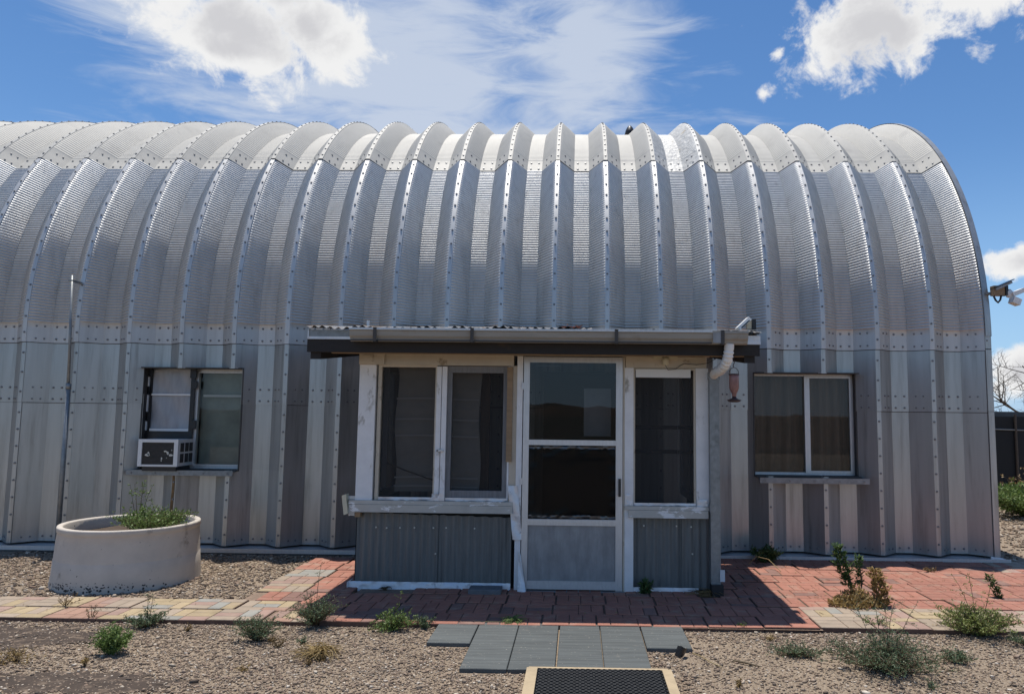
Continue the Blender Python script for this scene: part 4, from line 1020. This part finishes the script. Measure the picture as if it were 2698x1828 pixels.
# ------------------------------------------------------------------ plants
def leafq(q, c, d, nrm, L, W):
    d = d.normalized(); s_ = d.cross(nrm)
    if s_.length < 1e-4: s_ = d.orthogonal()
    s_ = s_.normalized()*W; q.add([c, c+d*L*.5+s_, c+d*L, c+d*L*.5-s_], [(0, 1, 2, 3)])
def rvec(rr): return Vector((rr.gauss(0, 1), rr.gauss(0, 1), rr.gauss(0, 1))).normalized()
def weed(name, label, cat, loc, w_, h_, leafm, seed, stems=26, leaf=.012, dens=26, stemm='stem_brown', droop=.3, tall=(), z0=0.0, group=None, flat=1.0):
    rr = random.Random(seed); t_ = thing(name, label, cat, (loc[0], loc[1], z0), group)
    S = MB(); L = MB(); c0 = Vector((loc[0], loc[1], z0))
    specs = [(rr.uniform(0, 2*math.pi), rr.random()**.6, rr.uniform(.45, 1.0)) for _ in range(stems)]+[(a, s_, 1.0) for a, s_ in tall]
    for n_, (a, sp_, ht) in enumerate(specs):
        is_t = n_ >= stems
        hh = h_*ht*(1-.35*sp_) if not is_t else h_*1.75
        end = c0+Vector((math.cos(a)*w_/2*sp_, math.sin(a)*w_/2*sp_*flat, hh))
        mid = c0.lerp(end, .5)+Vector((0, 0, hh*droop*.5))+rvec(rr)*w_*.05
        st = c0+Vector((math.cos(a), math.sin(a), 0))*w_*.04*rr.random()
        pts = [st.lerp(mid, f).lerp(mid.lerp(end, f), f) for f in (0, .2, .4, .6, .8, 1)]
        S.tube(pts, [.0030, .0027, .0023, .0019, .0015, .001], 4, False)
        nl = int(dens*(1.0 if not is_t else .7))
        for k in range(nl):
            f = rr.uniform(.15, 1); i_ = min(int(f*5), 4); p = pts[i_].lerp(pts[i_+1], f*5-i_)
            if rr.random() < .55:
                tw = rvec(rr); tw.z = abs(tw.z)*.7; ln = w_*rr.uniform(.04, .14)
                e_ = p+tw*ln; S.tube([p, e_], .0009, 3, False)
                for m_ in range(4): leafq(L, p.lerp(e_, rr.uniform(.3, 1)), tw+rvec(rr)*.9, rvec(rr), leaf*rr.uniform(.7, 1.5), leaf*.23)
            else: leafq(L, p, rvec(rr)+Vector((0, 0, .5)), rvec(rr), leaf*rr.uniform(.8, 1.8), leaf*.26)
    stuff(S.build('stems', stemm, t_)); stuff(L.build('leaves', leafm, t_))
    return t_
weed('weed', 'low blue green weed at the front edge of the mixed pavers below the planter', 'weed', (3.25, 5.52), .32, .13, 'leaf_blue', 1, 34, tall=((2.2, .25), (.6, .2)))
weed('weed', 'bright fresh green weed clump alone on the gravel', 'weed', (3.37, 4.92), .26, .22, 'leaf_bright', 2, 42, .016, 30, 'leaf_bright')
weed('weed', 'blue green weed on gravel below the last mixed pavers', 'weed', (4.17, 5.27), .38, .20, 'leaf_blue', 3, 36)
weed('weed', 'bushy blue green weed growing through the path corner', 'weed', (4.46, 5.60), .46, .25, 'leaf_blue', 4, 48, z0=.02, tall=((1.2, .2),))
weed('weed', 'green weed by the red paver edge left of the rubber tiles', 'weed', (5.02, 5.56), .40, .15, 'leaf_bright', 5, 34, .016, 22, tall=((.4, .45),))
weed('weed', 'small sprig beside the left short rubber tile', 'weed', (5.27, 5.63), .18, .10, 'leaf_blue', 6, 16)
weed('weed', 'yellow green feathery bush at the right end of the pale pavers', 'weed', (9.33, 5.66), .62, .24, 'leaf_yellow', 8, 70, .017, 34, tall=((1.9, .2), (.3, .5), (2.8, .5)))
weed('weed', 'wide feathery weed with tall stalks on the right gravel', 'weed', (8.35, 4.86), .84, .23, 'leaf_blue', 9, 90, .014, 30, tall=((2.9, .45), (.8, .3), (.2, .5), (1.6, .1), (2.2, .2)))
weed('weed', 'sparse creeping weed on bare dirt left of the wide feathery weed', 'weed', (7.86, 5.12), .60, .07, 'leaf_blue', 10, 30, .013, 16, flat=.5)
weed('weed', 'thin weed tuft right of the feathery bush', 'weed', (9.55, 5.42), .30, .10, 'leaf_blue', 12, 22)
weed('weed', 'flat green weed on gravel beyond the wide weed', 'weed', (8.85, 5.05), .34, .08, 'leaf_blue', 13, 22, flat=.6)
weed('weed', 'thin dry sprig standing at the left paver edge', 'weed', (2.75, 5.66), .14, .15, 'leaf_brown', 14, 6, .010, 8)
weed('weed', 'low dry sprigs on the far left pavers', 'weed', (2.35, 5.95), .26, .10, 'leaf_brown', 15, 8, .010, 8, z0=.03)
weed('weed', 'tiny green sprout at the red paver corner', 'weed', (7.62, 5.70), .10, .07, 'leaf_bright', 16, 8, .018, 8)
weed('weed', 'little sprouts on the pale pavers before the spurge', 'weed', (8.63, 5.78), .24, .09, 'leaf_bright', 17, 10, .015, 8, z0=.02)
weed('weed', 'fine weeds crowding the planter', 'weed', (2.40, 6.98), .74, .26, 'leaf_bright', 18, 90, .020, 34, z0=.43)
weed('weed', 'tall thin weed rising above the planter', 'weed', (2.20, 7.12), .46, .25, 'leaf_bright', 19, 14, .020, 24, z0=.43, tall=((1.4, .12), (1.2, .2), (3.3, .4), (.2, .5), (2.9, .3)))
weed('weed', 'dark leafy weed at the foot of the hut wall right of the porch', 'weed', (8.40, 8.13), .34, .20, 'leaf_dark', 20, 40, .035, 18, z0=.02)
weed('weed', 'broad leaved dark weed at the foot of the right porch panel', 'weed', (6.985, 6.655), .14, .12, 'leaf_dark', 21, 14, .04, 8, z0=.03)
weed('weed', 'small green weed on the red pavers near the hut', 'weed', (9.95, 7.75), .16, .06, 'leaf_brown', 22, 10, .014, 9, z0=.03)
weed('weed', 'sparse dry weeds on dark soil at the far left', 'weed', (2.85, 4.75), .5, .05, 'leaf_dry', 23, 20, .014, 8)
rr0 = random.Random(55)
for k in range(14):
    x = rr0.uniform(3.0, 9.6); y = rr0.uniform(4.45, 5.5)
    if 5.2 < x < 7.3: x = rr0.choice((rr0.uniform(3.6, 5.2), rr0.uniform(7.3, 9.4)))
    lm, lab = (('leaf_brown', 'tiny brown withered sprout in the open gravel'), ('leaf_blue', 'tiny green sprout in the open gravel'), ('leaf_dry', 'tiny golden dried sprout in the open gravel'))[k % 3]
    weed('sprout', lab, 'weed', (x, y), rr0.uniform(.06, .16), rr0.uniform(.03, .08), lm, 100+k, 7, .012, 7, group=lab.split()[1]+' sprouts in the gravel')
# dry straw clump and grass tuft, dead roots at the downpipe
def straw(label, cat, name, loc, w_, h_, n, m_, seed, z0=0.0, curl=1.0):
    rr = random.Random(seed); S = MB(); c0 = Vector((loc[0], loc[1], z0))
    for _ in range(n):
        a = rr.uniform(0, 6.283); b_ = a+rr.uniform(-1.8, 1.8)*curl; r1 = w_/2*rr.uniform(.2, 1)
        p0 = c0+Vector((math.cos(a+2)*w_*.15, math.sin(a+2)*w_*.15, .004)); p1 = c0+Vector((math.cos(a)*r1*.8, math.sin(a)*r1*.8, h_*rr.uniform(.4, 1.2))); p2 = c0+Vector((math.cos(b_)*r1*1.2, math.sin(b_)*r1*1.2, h_*rr.uniform(.05, .6)))
        S.tube([p0.lerp(p1, f).lerp(p1.lerp(p2, f), f) for f in (0, .25, .5, .75, 1)], [.0028, .0026, .0022, .0018, .001], 4, False)
    return tag(S.build(name, m_, org=tuple(c0)), label, cat)
straw('golden dried grass clump on the gravel left of the rubber tiles', 'dry grass', 'dry_grass_clump', (4.70, 4.93), .32, .10, 150, 'leaf_dry', 4)
straw('short green grass tuft between red pavers and rubber tiles', 'grass', 'grass_tuft', (5.91, 5.735), .20, .075, 110, 'leaf_bright', 6, .01, .3)
straw('tangle of dead roots beside the downpipe shoe', 'roots', 'root_tangle', (7.50, 6.60), .34, .07, 60, 'leaf_brown', 9, .03, 1.4)
straw('wisp of dead grass at the left porch foot', 'dry grass', 'dry_grass_clump', (4.70, 6.665), .12, .05, 30, 'stem_brown', 10, .02, .4)
# spurge: leafy upright columns above a dried golden base
def column(q, base, top, r0_, n, leaf, rr, tw=.0):
    base = Vector(base); top = Vector(top)
    for k in range(n):
        f = rr.random(); c = base.lerp(top, f); a = rr.uniform(0, 6.283)
        rad = r0_*(.50+.40*math.sin(min(1, f*1.15)*math.pi*.8+.25)+.28*math.sin(f*19+r0_*90)+.15*math.sin(f*41))*rr.uniform(.35, 1.15)
        d = Vector((math.cos(a), math.sin(a), .75)); p = c+Vector((math.cos(a), math.sin(a), 0))*rad*.5
        leafq(q, p, d+rvec(rr)*.45, Vector((rr.uniform(-.6, .6), rr.uniform(-.6, .6), 1)), leaf*rr.uniform(.5, 1.5), leaf*rr.uniform(.2, .34))
sp_ = thing('spurge_plant', 'upright dark green spurge columns over a dried golden base on the pavers', 'plant', (8.74, 6.36, .03))
rr = random.Random(31); q = MB()
column(q, (8.66, 6.40, .16), (8.585, 6.44, .50), .075, 480, .036, rr); column(q, (8.775, 6.46, .16), (8.785, 6.5, .40), .05, 220, .032, rr); column(q, (8.65, 6.41, .22), (8.70, 6.44, .36), .03, 70, .028, rr); column(q, (8.63, 6.40, .26), (8.54, 6.40, .38), .03, 70, .028, rr)
stuff(q.build('green_leaves', 'leaf_dark', sp_))
q = MB(); column(q, (8.92, 6.33, .03), (8.865, 6.36, .32), .12, 760, .032, rr)
for _ in range(1200):
    a = rr.uniform(0, 6.28); r_ = rr.random()**.6; p = Vector((8.70+.23*r_*math.cos(a), 6.33+.13*r_*math.sin(a), .035+.16*rr.random()*(1.1-r_)))
    leafq(q, p, rvec(rr)+Vector((0, 0, .8)), rvec(rr), .034*rr.uniform(.7, 1.4), .008)
stuff(q.build('dry_leaves', 'leaf_dry', sp_))
q = MB()
for b_, e_ in (((8.70, 6.34, .03), (8.585, 6.44, .50)), ((8.74, 6.36, .03), (8.785, 6.5, .40)), ((8.90, 6.32, .03), (8.865, 6.36, .32))): q.tube([b_, Vector(b_).lerp(Vector(e_), .5)+Vector((.02, 0, 0)), e_], [.007, .006, .003], 5)
stuff(q.build('stems', 'stem_brown', sp_))
sp2 = thing('spurge_plant', 'single small dark spurge sprout on the right pavers', 'plant', (10.05, 6.66, .03)); q = MB()
column(q, (10.05, 6.66, .03), (9.985, 6.70, .22), .055, 230, .03, rr); stuff(q.build('green_leaves', 'leaf_dark', sp2))
q = MB(); q.tube([(10.05, 6.66, .02), (10.03, 6.68, .12), (9.985, 6.70, .22)], .005, 5); stuff(q.build('stems', 'stem_brown', sp2))

lt = MB(); rr = random.Random(90)
for _ in range(420):
    x, y = (rr.uniform(7.7, 11.0), rr.uniform(5.75, 8.1)) if rr.random() < .75 else (rr.uniform(1.8, 8.0), rr.uniform(5.65, 6.5))
    c0 = Vector((x, y, .041+rr.random()*.006)); d_ = rvec(rr); d_.z *= .2
    if rr.random() < .35: lt.tube([c0, c0+d_*rr.uniform(.02, .06)], .0016, 3, False)
    else: leafq(lt, c0, d_, Vector((rr.uniform(-.5, .5), rr.uniform(-.5, .5), 1)), rr.uniform(.010, .030), rr.uniform(.003, .008))
lo_ = stuff(lt.build('leaf_litter', 'leaf_brown')); lo_['label'] = 'scattered dry leaf bits and twigs lying on the pavers'
# ------------------------------------------------------------------ background right of the hut
shrub = weed('shrub', 'low green bush at the foot of the dark fence', 'bush', (13.6, 12.2), 1.5, .62, 'leaf_bright', 41, 90, .05, 40)
weed('shrub', 'brownish dry bush before the dark screened fence', 'bush', (14.6, 13.2), 1.4, .9, 'leaf_brown', 42, 60, .05, 26)
fe = thing('fence', 'black screened chain link fence beyond the right end of the hut', 'fence', (17, 15, 0))
MB().add([(12.6, 15, 0.05), (24, 15, 0.05), (24, 15, 1.62), (12.6, 15, 1.62)], [(0, 1, 2, 3)]).build('screen', 'fence_screen', fe)
for x in (12.6, 14.55, 15.1, 17.5, 20, 22.5): MB().tube([(x, 14.97, 0), (x, 14.97, 1.66)], .025, 8).build('post', 'zinc_sheet' if x != 15.1 else 'bark', fe)
MB().tube([(12.6, 14.97, 1.42), (24, 14.97, 1.12)], .014, 6).build('rail', 'zinc_sheet', fe)
sh = thing('carport', 'low flat dark carport roof behind the fence', 'carport', (17.5, 17.5, 0))
MB().add([(x, y, z) for z in (1.60, 1.72) for x, y in ((13.0, 15.6), (24, 15.6), (24, 19), (13.0, 19))], [(3, 2, 1, 0), (4, 5, 6, 7), (0, 1, 5, 4), (1, 2, 6, 5), (2, 3, 7, 6), (3, 0, 4, 7)]).build('roof', 'shed_roof', sh)
for x, y in ((13.3, 15.8), (18, 15.8), (23.7, 15.8), (13.3, 18.8), (23.7, 18.8)): MB().box(x-.05, x+.05, y-.05, y+.05, 0, 1.6).build('post', 'bark', sh)
MB().box(13.0, 24, 18.9, 18.96, 0, 1.6).build('back_panel', 'fence_black', sh)
def bare_tree(loc, h_, seed, label):
    rr = random.Random(seed); t_ = thing('bare_tree', label, 'tree', (*loc, 0)); T = MB(); B = MB()
    def grow(p, d, L, r_, lv):
        n = 5; pts = [p]
        for _ in range(n):
            d = (d+rvec(rr)*.13+Vector((0, 0, .03))).normalized(); p = p+d*L/n; pts.append(p)
        (T if lv < 2 else B).tube(pts, [r_*(1-.13*i) for i in range(n+1)], 6 if lv < 2 else 4, False)
        if lv >= 4: return
        for k in range(7 if lv == 0 else 5):
            f = rr.uniform(.25, 1); i_ = min(int(f*n), n-1); q_ = pts[i_].lerp(pts[i_+1], f*n-i_)
            s_ = rvec(rr); s_ = (s_-d*s_.dot(d)).normalized(); grow(q_, (d*.55+s_*.85+Vector((0, 0, .1))).normalized(), L*rr.uniform(.38, .55), r_*.45, lv+1)
    grow(Vector((*loc, 0)), Vector((.18, 0, 1)).normalized(), h_, .085, 0)
    T.build('trunk', 'bark', t_); stuff(B.build('twigs', 'bark', t_)); return t_
bare_tree((19.7, 21.0), 3.9, 5, 'leafless dead tree with fine twigs behind the carport')
def leafy_tree(loc, h_, r_, seed, label):
    rr = random.Random(seed); t_ = thing('green_tree', label, 'tree', (*loc, 0)); T = MB(); L = MB(); c0 = Vector((*loc, 0))
    T.tube([c0, c0+Vector((.1, 0, h_*.5)), c0+Vector((.0, .1, h_*.8))], [.11, .08, .03], 7)
    for _ in range(26):
        c = c0+Vector((rr.gauss(0, r_*.45), rr.gauss(0, r_*.45), h_*rr.uniform(.45, 1))); T.tube([c0+Vector((.08, 0, h_*rr.uniform(.3, .6))), c], [.03, .008], 4, False)
        for _ in range(160): leafq(L, c+rvec(rr)*r_*.28*rr.random(), rvec(rr), rvec(rr), .07, .018)
    T.build('trunk', 'bark', t_); stuff(L.build('crown', 'leaf_blue', t_)); return t_
leafy_tree((21.3, 21.5), 3.0, 1.6, 6, 'grey green leafy tree beside the dead tree')

# ------------------------------------------------------------------ gravel
for a, b_, c_, d_ in ((2.35, 5.28, .80, .24), (3.5, 4.42, .58, .18)):
    q = MB(); n = 90; q.add([(a+c_*(1+.16*math.sin(k*.41)+.12*math.sin(k*1.1)+.07*math.sin(k*2.3))*math.cos(k*2*math.pi/n), b_+d_*(1+.2*math.sin(k*.53)+.14*math.sin(k*1.3)+.1*math.sin(k*2.9))*math.sin(k*2*math.pi/n), .004) for k in range(n)], [tuple(range(n))])
    struct(q.build('bare_soil', 'damp_soil'))
def free(x, y):
    if y > 8.27 and x < 11.1: return False
    if 5.36 < x < 7.17 and 4.69 < y < 5.74 and (y > 5.18 or 5.66 < x < 6.86): return False
    if 6.08 < x < 6.97 and y < 4.71: return False
    if (x-PX_)**2+(y-PY_)**2 < .60**2: return False
    if 4.42 < x < 7.58 and 6.7 < y < 8.4: return False
    if y > 5.6 and ((BX[:, 0] <= x) & (x <= BX[:, 1]) & (BX[:, 2] <= y) & (y <= BX[:, 3])).any(): return False
    return True
boxes_ = [(s_[0]-.004, s_[0]+BW+.004, s_[1]-.004, s_[1]+BH+.004) for s_ in slabs]
BX = np.array(boxes_)
def pebbles(n, x0, x1, y0, y1, s0, s1, dens, seed):
    r_ = np.random.default_rng(seed); P = []
    xs_ = r_.uniform(x0, x1, n); ys_ = r_.uniform(y0, y1, n)
    for x, y in zip(xs_, ys_):
        if not free(x, y): continue
        d = dens(x, y)
        if r_.random() > d: continue
        P.append((x, y, r_.uniform(s0, s1)*(.7+.9*r_.random()**5)))
    return P
SOIL = ((2.35, 5.28, .75, .22), (3.5, 4.42, .55, .16), (2.2, 4.95, .3, .1))
def dens(x, y):
    v = .5+.5*math.sin(x*1.9+1.3*math.sin(y*2.1))*math.sin(y*2.6+x*.7)
    if y > 5.7: return .95
    if x > 7.1: 
        e = .40+.5*max(0, v-.45)+(.35 if y > 5.4 else 0)
        return min(1, e+max(0, (x-8.9))*.25)
    if any(((x-a)/c_)**2+((y-b_)/d_)**2 < 1 for a, b_, c_, d_ in SOIL): return .30
    return .62+.38*v
P = pebbles(98000, .8, 10.6, 4.05, 5.80, .0038, .0105, dens, 1)+pebbles(13000, .2, 4.5, 6.2, 8.3, .0075, .0165, lambda x, y: 1, 2)+pebbles(9000, 10.9, 16, 7.5, 15, .014, .030, lambda x, y: .9, 3)
P += pebbles(900, 1.0, 10.4, 4.1, 5.7, .010, .015, lambda x, y: .8, 7)
P = np.array(P); N = len(P)
base = np.array([(1,0,0),(-1,0,0),(0,1,0),(0,-1,0),(0,0,1),(0,0,-1),(.62,.62,.5),(-.62,.62,.5),(-.62,-.62,.5),(.62,-.62,.5)])
tri = np.array([(0,6,9),(6,0,2),(6,2,7),(7,2,1),(7,1,8),(8,1,3),(8,3,9),(9,3,0),(4,9,6),(4,6,7),(4,7,8),(4,8,9),(0,5,2),(2,5,1),(1,5,3),(3,5,0)])
V = base[None]*(1+rng.uniform(-.28, .28, (N, 10, 1)))
V = V*np.stack([rng.uniform(.75, 1.5, N), rng.uniform(.7, 1.1, N), rng.uniform(.4, .8, N)], 1)[:, None]
def rotm(ax, a):
    c, s_ = np.cos(a), np.sin(a); o, l = np.zeros_like(a), np.ones_like(a)
    return np.stack([np.stack(r_, -1) for r_ in ([(c, -s_, o), (s_, c, o), (o, o, l)] if ax == 2 else [(l, o, o), (o, c, -s_), (o, s_, c)])], -2)
V = np.einsum('nij,nkj->nki', rotm(0, rng.normal(0, .45, N)), V); V = np.einsum('nij,nkj->nki', rotm(2, rng.uniform(0, 6.28, N)), V)
V = V*P[:, 2][:, None, None]; V[:, :, 0] += P[:, 0][:, None]; V[:, :, 1] += P[:, 1][:, None]; V[:, :, 2] += (P[:, 2]*.28)[:, None]
F = (tri[None]+(np.arange(N)*10)[:, None, None]).reshape(-1)
me = bpy.data.meshes.new('gravel'); me.vertices.add(N*10); me.vertices.foreach_set('co', V.reshape(-1))
me.loops.add(len(F)); me.loops.foreach_set('vertex_index', F.astype(np.int32)); me.polygons.add(N*16)
me.polygons.foreach_set('loop_start', np.arange(0, len(F), 3, dtype=np.int32)); me.polygons.foreach_set('loop_total', np.full(N*16, 3, np.int32))
me.update(calc_edges=True); me.materials.append(MATS['pebble'])
go = bpy.data.objects.new('gravel', me); COL.objects.link(go); stuff(go); go['label'] = 'loose tan and brown gravel stones scattered over the earth'
